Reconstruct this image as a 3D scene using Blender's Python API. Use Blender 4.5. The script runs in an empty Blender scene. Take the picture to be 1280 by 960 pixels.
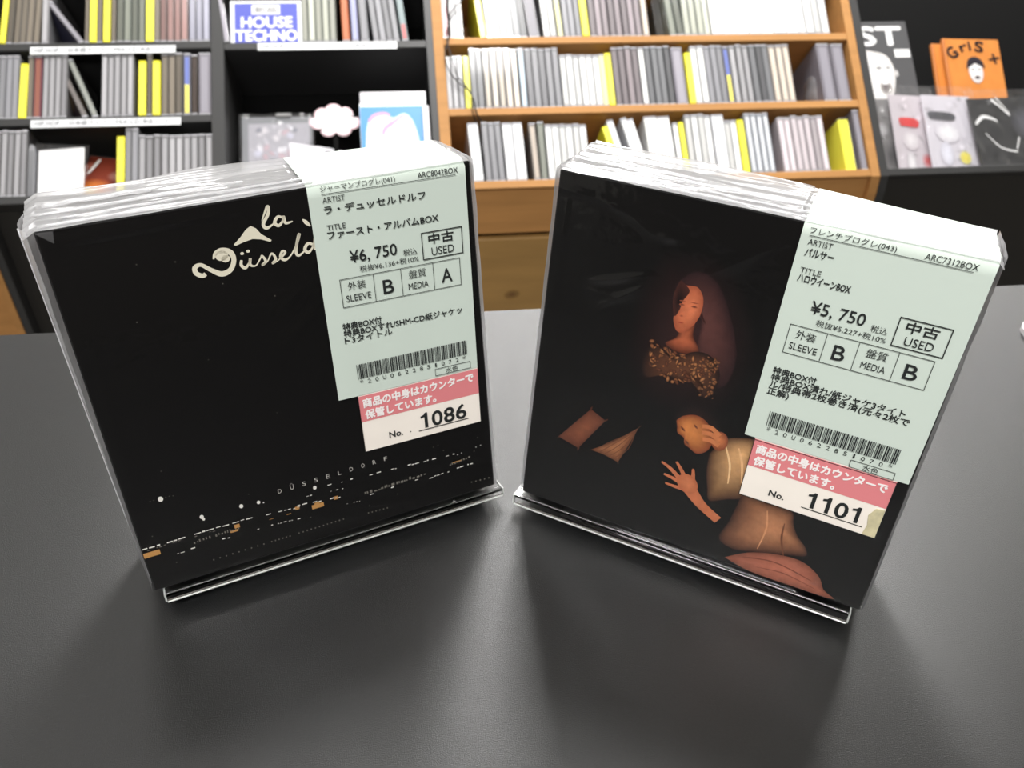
import bpy, math, random
from mathutils import Matrix, Vector
random.seed(7)
SC = bpy.context.scene
COL = SC.collection

# ---------------------------------------------------------------- camera, world, lamps, exposure
PITCH, ROLL, CAM_H, FPX = 0.66317, 0.02935, 0.26173, 1048.9
fwd = Vector((0, math.cos(PITCH), -math.sin(PITCH)))
rt0 = Vector((1, 0, 0)); up0 = rt0.cross(fwd)
rt = rt0 * math.cos(ROLL) + up0 * math.sin(ROLL)
up = up0 * math.cos(ROLL) - rt0 * math.sin(ROLL)
cam = bpy.data.cameras.new('camera'); camo = bpy.data.objects.new('camera', cam); COL.objects.link(camo)
camo.matrix_world = Matrix(((rt.x, up.x, -fwd.x, 0), (rt.y, up.y, -fwd.y, 0), (rt.z, up.z, -fwd.z, CAM_H), (0, 0, 0, 1)))
cam.sensor_width = 36.0; cam.lens = 36.0 * FPX / 1280.0
cam.clip_start = 0.01; cam.clip_end = 60
cam.dof.use_dof = True; cam.dof.focus_distance = 0.285; cam.dof.aperture_fstop = 22.0
SC.camera = camo

world = bpy.data.worlds.new('world'); SC.world = world; world.use_nodes = True
world.node_tree.nodes['Background'].inputs[0].default_value = (0.9, 0.95, 1.0, 1)
world.node_tree.nodes['Background'].inputs[1].default_value = 0.25

TH = 0.14335                                  # the racks and the counter are turned by this against the camera
ceil_z, floor_z = 1.75, -0.95
def lamp(x, y, sx, sy, power, col=(1.0, 0.985, 0.965)):
    l = bpy.data.lights.new('fluorescent_panel', 'AREA'); l.shape = 'RECTANGLE'; l.size = sx; l.size_y = sy
    l.energy = power; l.color = col
    o = bpy.data.objects.new('fluorescent_panel', l); COL.objects.link(o)
    o.location = (x, y, ceil_z - 0.03); o.rotation_euler = (0, 0, TH)
LAMPS = [(0.05, 1.95, 0.3, 1.25, 50), (0.35, 3.3, 0.3, 1.25, 52), (0.9, 2.3, 0.3, 1.25, 7), (-0.95, 2.0, 0.3, 1.25, 8), (1.8, 3.7, 0.3, 1.25, 76),
         (-0.3, -0.9, 1.25, 0.3, 54), (-1.4, 0.3, 0.3, 1.25, 6), (1.5, -0.6, 0.3, 1.25, 5)]
for x, y, sx, sy, w in LAMPS:
    lamp(x, y, sx, sy, w)

SC.view_settings.view_transform = 'Standard'
SC.view_settings.look = 'None'
SC.view_settings.gamma = 1.0
SC.view_settings.use_curve_mapping = False
SC.view_settings.exposure = 0.26

# ---------------------------------------------------------------- helpers
def lin(c):
    c = c / 255.0
    return c / 12.92 if c <= 0.04045 else ((c + 0.055) / 1.055) ** 2.4
def rgb(r, g, b): return (lin(r), lin(g), lin(b), 1)
def mat(name, col, rough=0.5, bump=0.0, bscale=200.0, coat=0.0, var=0.0, vscale=8.0, spec=0.5, trans=0.0, stretch=(1, 1, 1), ior=1.5):
    m = bpy.data.materials.new(name); m.use_nodes = True
    nt = m.node_tree; b = nt.nodes['Principled BSDF']
    b.inputs['Base Color'].default_value = col; b.inputs['Roughness'].default_value = rough
    b.inputs['Coat Weight'].default_value = coat; b.inputs['Coat Roughness'].default_value = 0.08
    b.inputs['Specular IOR Level'].default_value = spec; b.inputs['IOR'].default_value = ior
    b.inputs['Transmission Weight'].default_value = trans
    tc = nt.nodes.new('ShaderNodeTexCoord'); mp = nt.nodes.new('ShaderNodeMapping')
    mp.inputs['Scale'].default_value = stretch
    nt.links.new(tc.outputs['Object'], mp.inputs['Vector'])
    if var:
        n = nt.nodes.new('ShaderNodeTexNoise'); n.inputs['Scale'].default_value = vscale; n.inputs['Detail'].default_value = 4
        nt.links.new(mp.outputs[0], n.inputs['Vector'])
        r = nt.nodes.new('ShaderNodeMapRange'); r.inputs[1].default_value = 0.3; r.inputs[2].default_value = 0.7
        r.inputs[3].default_value = 1 - var; r.inputs[4].default_value = 1 + var
        mx = nt.nodes.new('ShaderNodeVectorMath'); mx.operation = 'SCALE'; mx.inputs[0].default_value = col[:3]
        nt.links.new(n.outputs[0], r.inputs[0]); nt.links.new(r.outputs[0], mx.inputs['Scale']); nt.links.new(mx.outputs[0], b.inputs['Base Color'])
    if bump:
        n = nt.nodes.new('ShaderNodeTexNoise'); n.inputs['Scale'].default_value = bscale; n.inputs['Detail'].default_value = 3
        nt.links.new(mp.outputs[0], n.inputs['Vector'])
        bp = nt.nodes.new('ShaderNodeBump'); bp.inputs['Strength'].default_value = bump; bp.inputs['Distance'].default_value = 0.001
        nt.links.new(n.outputs[0], bp.inputs['Height']); nt.links.new(bp.outputs[0], b.inputs['Normal'])
    return m
def film(name, haze, gloss_rough=0.08, fac0=0.05, fac1=0.6, bump=0.3, bscale=60, tint=(1, 1, 1, 1)):
    """thin clear plastic: see-through + mirror-like by viewing angle + a little milky scatter"""
    m = bpy.data.materials.new(name); m.use_nodes = True; nt = m.node_tree
    for n in list(nt.nodes): nt.nodes.remove(n)
    N = nt.nodes.new; L = nt.links.new
    out = N('ShaderNodeOutputMaterial'); tr = N('ShaderNodeBsdfTransparent'); gl = N('ShaderNodeBsdfGlossy'); df = N('ShaderNodeBsdfDiffuse'); tl = N('ShaderNodeBsdfTranslucent')
    tr.inputs[0].default_value = tint
    gl.inputs['Roughness'].default_value = gloss_rough; df.inputs[0].default_value = (0.9, 0.9, 0.92, 1); tl.inputs[0].default_value = (0.9, 0.9, 0.92, 1)
    lw = N('ShaderNodeLayerWeight'); lw.inputs[0].default_value = 0.5
    mr = N('ShaderNodeMapRange'); mr.inputs[3].default_value = fac0; mr.inputs[4].default_value = fac1
    pw = N('ShaderNodeMath'); pw.operation = 'POWER'; pw.inputs[1].default_value = 3.0
    L(lw.outputs['Facing'], pw.inputs[0]); L(pw.outputs[0], mr.inputs[0])
    tc = N('ShaderNodeTexCoord'); no = N('ShaderNodeTexNoise'); no.inputs['Scale'].default_value = bscale; no.inputs['Detail'].default_value = 4
    L(tc.outputs['Object'], no.inputs['Vector'])
    bp = N('ShaderNodeBump'); bp.inputs['Strength'].default_value = bump; bp.inputs['Distance'].default_value = 0.002
    L(no.outputs[0], bp.inputs['Height']); L(bp.outputs[0], gl.inputs['Normal'])
    mx0 = N('ShaderNodeMixShader'); mx0.inputs[0].default_value = 0.4; L(df.outputs[0], mx0.inputs[1]); L(tl.outputs[0], mx0.inputs[2])
    mx1 = N('ShaderNodeMixShader'); mx1.inputs[0].default_value = haze; L(tr.outputs[0], mx1.inputs[1]); L(mx0.outputs[0], mx1.inputs[2])
    mx2 = N('ShaderNodeMixShader'); L(mr.outputs[0], mx2.inputs[0]); L(mx1.outputs[0], mx2.inputs[1]); L(gl.outputs[0], mx2.inputs[2])
    L(mx2.outputs[0], out.inputs[0])
    return m
def printmat(name, rough=0.35):
    """flat print: colours come from the picture's own colour attribute"""
    m = mat(name, (1, 1, 1, 1), rough, spec=0.35); nt = m.node_tree
    a = nt.nodes.new('ShaderNodeAttribute'); a.attribute_name = 'ink'
    n = nt.nodes.new('ShaderNodeTexNoise'); n.inputs['Scale'].default_value = 350; n.inputs['Detail'].default_value = 5
    tc = nt.nodes.new('ShaderNodeTexCoord'); nt.links.new(tc.outputs['Object'], n.inputs['Vector'])
    r = nt.nodes.new('ShaderNodeMapRange'); r.inputs[1].default_value = .3; r.inputs[2].default_value = .7; r.inputs[3].default_value = 0.84; r.inputs[4].default_value = 1.12
    nt.links.new(n.outputs[0], r.inputs[0])
    mx = nt.nodes.new('ShaderNodeVectorMath'); mx.operation = 'SCALE'
    nt.links.new(a.outputs['Color'], mx.inputs[0]); nt.links.new(r.outputs[0], mx.inputs['Scale']); nt.links.new(mx.outputs[0], nt.nodes['Principled BSDF'].inputs['Base Color'])
    return m

class MB:
    """collects faces (metres) and links them as one mesh object"""
    def __init__(s): s.v = []; s.f = []; s.mi = []; s.c = []
    def add(s, vs, fs, mi=0, cols=None):
        o = len(s.v); s.v += [tuple(x) for x in vs]; s.f += [tuple(i + o for i in f) for f in fs]; s.mi += [mi] * len(fs)
        s.c += cols if cols else [(1, 1, 1, 1)] * len(vs)
    def box(s, x0, x1, y0, y1, z0, z1, mi=0, ch=0.0, M=None):
        if ch <= 0:
            vs = [(x, y, z) for x in (x0, x1) for y in (y0, y1) for z in (z0, z1)]
            fs = [(0, 1, 3, 2), (4, 6, 7, 5), (0, 4, 5, 1), (2, 3, 7, 6), (0, 2, 6, 4), (1, 5, 7, 3)]
        else:
            X = (x0, x1); Y = (y0, y1); Z = (z0, z1); vs = []; idx = {}
            for i in (0, 1):
                for j in (0, 1):
                    for k in (0, 1):
                        sx, sy, sz = (1 - 2 * i) * ch, (1 - 2 * j) * ch, (1 - 2 * k) * ch
                        for a, p in enumerate(((X[i], Y[j] + sy, Z[k] + sz), (X[i] + sx, Y[j], Z[k] + sz), (X[i] + sx, Y[j] + sy, Z[k]))):
                            idx[i, j, k, a] = len(vs); vs.append(p)
            fs = []
            for i in (0, 1):
                q = [idx[i, 0, 0, 0], idx[i, 0, 1, 0], idx[i, 1, 1, 0], idx[i, 1, 0, 0]]; fs.append(q if i == 0 else q[::-1])
                q = [idx[0, i, 0, 1], idx[1, i, 0, 1], idx[1, i, 1, 1], idx[0, i, 1, 1]]; fs.append(q if i == 0 else q[::-1])
                q = [idx[0, 0, i, 2], idx[0, 1, i, 2], idx[1, 1, i, 2], idx[1, 0, i, 2]]; fs.append(q if i == 0 else q[::-1])
            for i in (0, 1):
                for j in (0, 1):
                    fs.append([idx[i, j, 0, 0], idx[i, j, 1, 0], idx[i, j, 1, 1], idx[i, j, 0, 1]])
                    fs.append([idx[i, 0, j, 0], idx[i, 1, j, 0], idx[i, 1, j, 2], idx[i, 0, j, 2]])
                    fs.append([idx[0, i, j, 1], idx[1, i, j, 1], idx[1, i, j, 2], idx[0, i, j, 2]])
                    for k in (0, 1): fs.append([idx[i, j, k, 0], idx[i, j, k, 1], idx[i, j, k, 2]])
        if M: vs = [M @ Vector(v) for v in vs]
        s.add(vs, fs, mi)
    def prism(s, pts, a0, a1, axis, mi=0, f=None):
        """extrude a 2-D outline along an axis; f maps (p, q, a) to a point"""
        n = len(pts)
        if f is None: f = {'x': lambda p, q, a: (a, p, q), 'y': lambda p, q, a: (p, a, q), 'z': lambda p, q, a: (p, q, a)}[axis]
        vs = [f(p, q, a0) for p, q in pts] + [f(p, q, a1) for p, q in pts]
        s.add(vs, [tuple(range(n))[::-1], tuple(range(n, 2 * n))] + [(i, (i + 1) % n, n + (i + 1) % n, n + i) for i in range(n)], mi)
    def grid(s, nu, nv, fn, mi=0, wrap=False):
        vs = [fn(i / nu, j / nv) for j in range(nv + 1) for i in range(nu + (0 if wrap else 1))]
        w = nu if wrap else nu + 1
        s.add(vs, [(j * w + i, j * w + (i + 1) % w, (j + 1) * w + (i + 1) % w, (j + 1) * w + i) for j in range(nv) for i in range(nu)], mi)
    def tube(s, pts, r, n=8, mi=0):
        rings = []
        for k, p in enumerate(pts):
            a = Vector(pts[max(k - 1, 0)]); b = Vector(pts[min(k + 1, len(pts) - 1)]); d = (b - a).normalized()
            x = d.orthogonal().normalized(); x = Vector((0.3, 0.9, 0.2)).cross(d).normalized(); y = d.cross(x)
            rings += [Vector(p) + (x * math.cos(t) + y * math.sin(t)) * r for t in [2 * math.pi * q / n for q in range(n)]]
        m = len(pts)
        s.add(rings, [(k * n + i, k * n + (i + 1) % n, (k + 1) * n + (i + 1) % n, (k + 1) * n + i) for k in range(m - 1) for i in range(n)] + [tuple(range(n))[::-1], tuple(range((m - 1) * n, m * n))], mi)
    def mesh(s, name, mats):
        me = bpy.data.meshes.new(name); me.from_pydata(s.v, [], s.f)
        for m in (mats if isinstance(mats, (list, tuple)) else [mats]): me.materials.append(m)
        me.polygons.foreach_set('material_index', s.mi)
        if any(c != (1, 1, 1, 1) for c in s.c):
            ca = me.color_attributes.new('ink', 'FLOAT_COLOR', 'POINT')
            ca.data.foreach_set('color', [x for c in s.c for x in c])
        me.update(); return me
    def build(s, name, mats, parent=None, smooth=False):
        me = s.mesh(name, mats)
        if smooth: me.polygons.foreach_set('use_smooth', [True] * len(me.polygons))
        o = bpy.data.objects.new(name, me); COL.objects.link(o)
        if parent: o.parent = parent
        return o
def tag(o, label, cat=None, group=None):
    o['label'] = label
    if cat: o['category'] = cat
    if group: o['group'] = group
    return o
def empty(name, M, label, cat, group=None):
    o = bpy.data.objects.new(name, None); COL.objects.link(o); o.matrix_world = M; o.empty_display_size = 0.02
    return tag(o, label, cat, group)
def text_geo(body, x0, x1, y, h, bold=0.0):
    V, F_ = text_one(body, x0, x1, y, h)
    if bold:                                       # heavier lettering: the same outline struck several times
        n = len(V); vs = list(V); fs = list(F_); k = 0; w = bold*h
        for dx, dy in ((w, 0), (-w, 0), (0, w), (0, -w), (w*.7, w*.7), (-w*.7, -w*.7)):
            k += 1; vs += [(a+dx, b_+dy) for a, b_ in V]; fs += [tuple(i + n*k for i in f) for f in F_]
        return vs, fs
    return V, F_
def text_one(body, x0, x1, y, h):
    """outline of a line of lettering, fitted between x0 and x1, baseline y (all mm): vertices, faces"""
    c = bpy.data.curves.new('lettering', 'FONT'); c.body = body; c.size = 1; c.resolution_u = 3
    o = bpy.data.objects.new('lettering', c)
    COL.objects.link(o); dg = bpy.context.evaluated_depsgraph_get()
    me = bpy.data.meshes.new_from_object(o.evaluated_get(dg))
    vs = [v.co.copy() for v in me.vertices]; fs = [tuple(p.vertices) for p in me.polygons]
    bpy.data.objects.remove(o); bpy.data.curves.remove(c); bpy.data.meshes.remove(me)
    mn = min(v.x for v in vs); mxx = max(v.x for v in vs); cjk = any(ord(ch) > 0x2000 for ch in body)
    sy = h / (0.92 if cjk else 0.72); sx = (x1 - x0) / (mxx - mn); dy = 0.07 if cjk else 0.0
    return [(x0 + (v.x - mn) * sx, y + (v.y + dy) * sy) for v in vs], fs
def smooth_path(pts, n=8):
    out = []
    P = [pts[0]] + list(pts) + [pts[-1]]
    for i in range(1, len(P) - 2):
        for k in range(n):
            t = k / n
            out.append(tuple(0.5 * ((2 * P[i][j]) + (-P[i-1][j] + P[i+1][j]) * t + (2*P[i-1][j] - 5*P[i][j] + 4*P[i+1][j] - P[i+2][j]) * t*t + (-P[i-1][j] + 3*P[i][j] - 3*P[i+1][j] + P[i+2][j]) * t**3) for j in range(len(pts[0]))))
    out.append(tuple(pts[-1])); return out
def stroke(mb, pts, f, mi=0):
    """brush stroke of changing width; pts are (x, y, width)"""
    q = smooth_path(pts); n = len(q); L_ = []; R_ = []
    for k in range(n):
        a = q[max(k-1, 0)]; b = q[min(k+1, n-1)]; dx, dy = b[0]-a[0], b[1]-a[1]; l = math.hypot(dx, dy) or 1
        w = q[k][2] / 2; L_.append((q[k][0] - dy/l*w, q[k][1] + dx/l*w)); R_.append((q[k][0] + dy/l*w, q[k][1] - dx/l*w))
    mb.add([f(*p) for p in L_] + [f(*p) for p in R_], [(k, k+1, n+k+1, n+k) for k in range(n-1)], mi)
def blob(mb, pts, f, cin, cout, cen=None, rings=5, mi=0, power=1.3):
    """soft printed shape: colour runs from its middle to its rim"""
    q = smooth_path(list(pts) + [pts[0]], 5)[:-1]; n = len(q)
    cx, cy = cen or (sum(p[0] for p in q)/n, sum(p[1] for p in q)/n)
    a = rgb(*cin); b = rgb(*cout); vs = [f(cx, cy)]; cs = [a]; fs = []
    for r in range(1, rings+1):
        t = r / rings; k = t ** power
        for p in q:
            vs.append(f(cx + (p[0]-cx)*t, cy + (p[1]-cy)*t)); cs.append(tuple(a[i]*(1-k) + b[i]*k for i in range(4)))
    for i in range(n): fs.append((0, 1+i, 1+(i+1) % n))
    for r in range(rings-1):
        for i in range(n):
            fs.append((1+r*n+i, 1+(r+1)*n+i, 1+(r+1)*n+(i+1) % n, 1+r*n+(i+1) % n))
    mb.add(vs, fs, mi, cs)
def ell(cx, cy, rx, ry, n=14, rot=0):
    return [(cx + rx*math.cos(t)*math.cos(rot) - ry*math.sin(t)*math.sin(rot), cy + rx*math.cos(t)*math.sin(rot) + ry*math.sin(t)*math.cos(rot)) for t in [2*math.pi*k/n for k in range(n)]]

# ---------------------------------------------------------------- materials
M_table = mat('black_laminate', rgb(15, 16, 17), 0.29, bump=0.28, bscale=2600, var=0.4, vscale=900, spec=1.0)
M_tside = mat('counter_side', rgb(60, 58, 56), 0.6)
M_floor = mat('floor_vinyl', rgb(120, 116, 110), 0.5, var=0.08, vscale=3)
M_ceil = mat('ceiling_board', rgb(225, 225, 222), 0.9, bump=0.2, bscale=120)
M_wall = mat('wall_paint', rgb(205, 203, 198), 0.85, bump=0.1, bscale=90)
M_wallb = mat('dark_unseen_wall', rgb(60, 56, 52), 0.8)
M_wood = mat('orange_beech', rgb(184, 134, 80), 0.6, spec=0.25, var=0.10, vscale=9, stretch=(0.6, 6, 6), bump=0.05)
M_pine = mat('knotty_pine', rgb(165, 128, 74), 0.5, var=0.14, vscale=7, stretch=(0.6, 4, 4))
M_woodin = mat('rack_inside_brown', rgb(92, 62, 34), 0.6, var=0.1)
M_blk = mat('black_rack_board', rgb(54, 54, 54), 0.5, bump=0.05)
M_blklow = mat('black_rack_plinth', rgb(34, 32, 29), 0.6)
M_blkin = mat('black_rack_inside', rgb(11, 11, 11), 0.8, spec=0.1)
M_box = mat('black_box_print', rgb(9, 8, 8), 0.35, spec=0.35)
M_film = film('clear_bag_film', 0.003, 0.07, 0.05, 0.5, 0.25, 45)
M_filmside = film('bag_seam_film', 0.7, 0.15, 0.10, 0.7, 0.5, 120)
M_filmtop = film('folded_bag_film', 0.52, 0.14, 0.16, 0.6, 0.4, 60)
M_goodsfilm = film('goods_bag_film', 0.05, 0.12, 0.06, 0.5, 1.0, 22)
M_crumple = film('crumpled_film', 0.22, 0.2, 0.15, 0.6, 1.0, 30)
M_acr = mat('clear_acrylic', (1, 1, 1, 1), 0.03, trans=1.0, ior=1.49)
M_acre = mat('cut_acrylic_edge', rgb(225, 228, 225), 0.25, trans=0.45, ior=1.49)
M_paper = mat('mint_label_paper', rgb(204, 216, 206), 0.55)
M_ink = mat('black_label_ink', rgb(28, 32, 32), 0.6)
M_pink = mat('pink_label_print', rgb(222, 132, 136), 0.45)
M_cream = mat('cream_label_paper', rgb(244, 236, 226), 0.5, var=0.03, vscale=60)
M_whiteink = mat('white_print', rgb(246, 240, 238), 0.5)
M_logo = mat('cream_print', rgb(232, 226, 205), 0.4)
M_print = printmat('offset_print')
M_light = mat('print_white_lights', rgb(235, 232, 225), 0.4)
M_amber = mat('print_amber_lights', rgb(190, 140, 80), 0.4)
M_dim = mat('print_dim_lights', rgb(120, 116, 108), 0.4)
M_stain = mat('aged_tape', rgb(205, 196, 160), 0.4, var=0.15, vscale=300)

# ---------------------------------------------------------------- the room (turned with the racks)
RF = Matrix.Translation((0.22332, 1.45010, -0.37952)) @ Matrix.Rotation(TH, 4, 'Z')   # rack frame: x along the racks, y back, z up; origin on the lowest shelf's front edge
E_ = 0.7020
CE, SE = math.cos(E_), math.sin(E_)
def rk(u, w, v): return (u, v*CE + w*SE, v*SE - w*CE)          # raked frame to rack frame
RAKE = RF @ Matrix(((1, 0, 0, 0), (0, SE, CE, 0), (0, -CE, SE, 0), (0, 0, 0, 1)))     # x along, y into the shelf, z up the slope
def struct(name, mb, m, label):
    o = mb.build(name, m); o.matrix_world = RF; o['kind'] = 'structure'; o['label'] = label; o['category'] = name.split('_')[0]; return o
fz, cz = floor_z + 0.37952, ceil_z + 0.37952
X0, X1, Y0, Y1 = -3.6, 3.6, -4.0, 4.6
def shell(name, b, m, label):
    mb = MB(); mb.box(*b); struct(name, mb, m, label)
shell('floor', (X0, X1, Y0, Y1, fz - 0.1, fz), M_floor, 'grey vinyl shop floor under the racks and counter')
shell('ceiling', (X0, X1, Y0, Y1, cz, cz + 0.1), M_ceil, 'white ceiling over the shop')
shell('wall_back', (X0, X1, Y1, Y1 + 0.1, fz, cz), M_wall, 'pale wall far behind the racks')
shell('wall_front', (X0, X1, Y0 - 0.1, Y0, fz, cz), M_wallb, 'dark wall behind the counter')  # unseen wall, put in dark so the bag film reflects little light
shell('wall_left', (X0 - 0.1, X0, Y0, Y1, fz, cz), M_wall, 'pale wall on the left side')
shell('wall_right', (X1, X1 + 0.1, Y0, Y1, fz, cz), M_wall, 'pale wall on the right side')

# counter
CT = Matrix.Translation((0, 0.40521, 0)) @ Matrix.Rotation(TH, 4, 'Z')
counter = empty('counter', CT @ Matrix.Translation((0, -0.3, floor_z)), 'black speckled shop counter under both boxed CDs', 'counter')
zt = -floor_z
mb = MB(); mb.box(-1.4, 1.4, -0.36, 0.3, zt - 0.03, zt, 0, 0.0015); mb.build('countertop', M_table, counter)
mb = MB(); mb.box(-1.36, 1.36, -0.33, 0.27, 0.08, zt - 0.03); mb.build('cabinet_body', M_tside, counter)
mb = MB(); mb.box(-1.33, 1.33, -0.29, 0.24, 0, 0.08); mb.build('plinth', M_blk, counter)

# ---------------------------------------------------------------- racks
def rack_thing(name, u0, u1, label, cat='rack'):
    return empty(name, RF @ Matrix.Translation(((u0+u1)/2, 0.2, fz)), label, cat)
def inroot(o, root):
    o.parent = root; o.matrix_parent_inverse = root.matrix_world.inverted() @ RF; return o
VT = 0.447
BK = rk(0, 0.16, VT)[1]
def side_outline():
    a = rk(0, 0, -0.015); b = rk(0, 0, VT); c = rk(0, 0.10, VT)
    return [(a[1], fz), (a[1]-0.004, a[2]-0.03), (a[1], a[2]), (b[1], b[2]), (c[1], c[2]), (BK, c[2]-0.04), (BK, fz)]
def side(root, u0, u1, m, name='side_panel'):
    mb = MB(); mb.prism(side_outline(), u0, u1, 'x'); return inroot(mb.build(name, m), root)
def board(root, u0, u1, v, m, name='shelf_board', depth=0.155, t=0.015, w0=0.0, mi=0):
    mb = MB(); mb.box(u0, u1, w0, depth, v - t, v, 0, 0.0012)
    mb.v = [rk(*p) for p in [(a, b, c) for a, b, c in mb.v]]
    return inroot(mb.build(name, m), root)
def backpanel(root, u0, u1, m, w=0.155, v1=VT - 0.02):
    mb = MB(); mb.box(u0, u1, w, w + 0.008, -0.015, v1); mb.v = [rk(*p) for p in mb.v]
    return inroot(mb.build('back_panel', m), root)
def panel(root, u0, u1, z0, z1, m, name, y=0.008, ch=0.002, t=0.018):
    ya = rk(0, 0, -0.015)[1]
    mb = MB(); mb.box(u0, u1, ya + y, ya + y + t, z0, z1, 0, ch); return inroot(mb.build(name, m), root)
wr = rack_thing('cd_rack', -0.360, 0.464, 'orange beech CD rack between the black racks, three full shelves')
side(wr, -0.3605, -0.3415, M_wood); side(wr, 0.4475, 0.4645, M_wood)
for i in range(4): board(wr, -0.3415, 0.4475, 0.144*i, M_wood)
backpanel(wr, -0.3415, 0.4475, M_wood)
panel(wr, -0.3415, 0.4475, -0.104, -0.0125, M_wood, 'apron_board', 0.006)
mb = MB(); ya = rk(0, 0, -0.015)[1]; mb.box(-0.3415, 0.4475, ya + 0.03, ya + 0.04, -0.135, -0.085); inroot(mb.build('gap_blackout', M_blkin), wr)  # added black strip: blocks light through the gap, stands for its shade
for k in range(2):
    d0 = panel(wr, -0.3405 + k*0.395, 0.0515 + k*0.395, -0.34, -0.113, M_pine, 'drawer_front', 0.004)
    mb = MB(); cx = -0.3405 + k*0.395 + 0.196
    ya = rk(0, 0, -0.015)[1]; mb.box(cx - 0.05, cx + 0.05, ya - 0.016, ya - 0.010, -0.300, -0.292, 0, 0.001)
    for s in (-0.045, 0.045): mb.box(cx + s - 0.004, cx + s + 0.004, ya - 0.012, ya + 0.006, -0.300, -0.292)
    hnd = mb.build('drawer_handle', M_blk); hnd.parent = d0; hnd.matrix_parent_inverse = Matrix.Identity(4)
panel(wr, -0.3415, 0.4475, fz, -0.345, M_wood, 'kick_board', 0.03)
for u, z, r in ((-0.232, -0.236, 0.011),):      # the dark knot in the drawer front
    ya = rk(0, 0, -0.015)[1]
    mb = MB()
    blob(mb, ell(u, z, 0.016, 0.010, 12, 0.2), lambda x, y: (x, ya + 0.0035, y), (112, 80, 48), (150, 116, 66), rings=4)
    kn = mb.build('wood_knot', M_print); inroot(kn, wr)

lr = rack_thing('cd_rack', -1.144, -0.361, 'black CD rack on the left with white shelf labels and yellow dividers')
side(lr, -1.144, -1.131, M_blk); side(lr, -0.759, -0.737, M_blk); side(lr, -0.3735, -0.361, M_blk)
for i in range(4): board(lr, -1.131, -0.759, 0.144*i, M_blk)
for i in (0, 2, 3): board(lr, -0.737, -0.3735, 0.144*i - (0.004 if i == 2 else 0), M_blk)
backpanel(lr, -1.131, -0.3735, M_blkin)
panel(lr, -1.131, -0.759, fz, -0.012, M_blklow, 'lower_panel', 0.02); panel(lr, -0.737, -0.3735, fz, -0.012, M_blklow, 'lower_panel', 0.02)
def strip(u0, u1, v0, v1, lines, w=-0.0016):
    mb = MB(); mb.box(u0, u1, w, w + 0.0014, v0, v1); mb.v = [rk(*p) for p in mb.v]
    s = inroot(mb.build('shelf_label', mat('white_shelf_label', rgb(236, 238, 240), 0.35)), lr); s['label'] = 'white shelf label with small Japanese lettering'
    mb = MB()
    for body, a, b in lines:
        vs, fs = text_geo(body, a*1000, b*1000, 0, 8.4)
        mb.add([rk(x/1000, w - 0.0004, (v0+v1)/2 + (y - 3.8)/1000) for x, y in vs], fs)
    t = mb.build('lettering', mat('grey_label_ink', rgb(58, 62, 70), 0.6)); t.parent = s; t.matrix_parent_inverse = Matrix.Identity(4)
jl = [('HIP HOP /', -1.058, -1.012), ('日本語ラップ /', -1.002, -0.934), ('MIX-CD', -0.925, -0.885), ('新品コーナー', -0.880, -0.828)]
strip(-1.0655, -0.820, 0.2645, 0.279, jl); strip(-1.0605, -0.8115, 0.1240, 0.1385, [(a, b+0.005, c+0.005) for a, b, c in jl])
strip(-0.677, -0.4275, 0.2665, 0.281, [('HIP HOP', -0.668, -0.632), ('/', -0.540, -0.537), ('新品コーナー', -0.503, -0.445)])

rr = rack_thing('display_rack', 0.466, 1.35, 'black display rack at the right holding magazine, orange booklet and bagged goods')
side(rr, 0.4655, 0.4815, M_blk); side(rr, 1.334, 1.35, M_blk)
board(rr, 0.4815, 1.334, 0.0, M_blk, depth=0.20); mb = MB(); mb.box(0.67, 0.87, 0.066, 0.125, 0.0, 0.172); mb.v = [rk(*p) for p in mb.v]; inroot(mb.build('riser_block', M_blkin), rr)
backpanel(rr, 0.4815, 1.334, M_blkin, 0.19, 0.66)
panel(rr, 0.4815, 1.334, fz, -0.012, M_blklow, 'lower_panel', 0.012)

lc = rack_thing('low_cabinet', -1.9, -1.146, 'orange wooden cabinet at the lower left edge beside the black rack', 'cabinet')
side(lc, -1.158, -1.1455, M_wood); side(lc, -1.90, -1.888, M_wood)
panel(lc, -1.888, -1.158, fz, -0.012, M_wood, 'front_panel', 0.012)
for i in (0, 3): board(lc, -1.888, -1.158, 0.144*i, M_wood)
backpanel(lc, -1.888, -1.158, M_wood)

# ---------------------------------------------------------------- discs on the shelves
CASE = dict(red=((150, 95, 100), (205, 120, 125)), lgrey=((118, 117, 119), (166, 165, 168)), grey=((112, 112, 116), (138, 138, 142)), dgrey=((92, 93, 96), (112, 113, 116)),
    bag=((128, 124, 132), (150, 147, 156)), white=((176, 176, 178), (240, 240, 238)), pyel=((190, 188, 160), (238, 236, 160)), yel=((244, 236, 60), (246, 240, 84)),  # white kinds: pale sleeves with overhead glare partly put into the colour
    mauve=((110, 103, 106), (146, 136, 140)), cream=((150, 142, 136), (222, 208, 192)), ggrey=((96, 100, 92), (128, 131, 121)), glight=((140, 143, 134), (186, 188, 174)),
    wwhite=((222, 222, 220), (246, 246, 244)), cstripe=((104, 98, 94), (222, 210, 192)), pblue=((130, 138, 148), (190, 212, 226)), blueyel=((110, 110, 122), (110, 124, 190)),
    bagw=((196, 197, 200), (240, 241, 243)), wgrey=((140, 143, 150), (216, 219, 224)), mgrey=((160, 152, 156), (208, 198, 202)), brown=((92, 86, 78), (122, 114, 102)),
    pink=((118, 96, 92), (156, 124, 120)), bgrey=((112, 112, 124), (158, 158, 172)), purple=((96, 52, 62), (134, 84, 70)), dbrown=((60, 50, 44), (78, 64, 56)),
    orange=((205, 112, 66), (226, 134, 86)), lav=((160, 160, 196), (196, 200, 240)), teal=((120, 138, 140), (150, 170, 172)))
def tone(c_, f): return tuple(min(252, int(x*f)) for x in c_)
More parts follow.
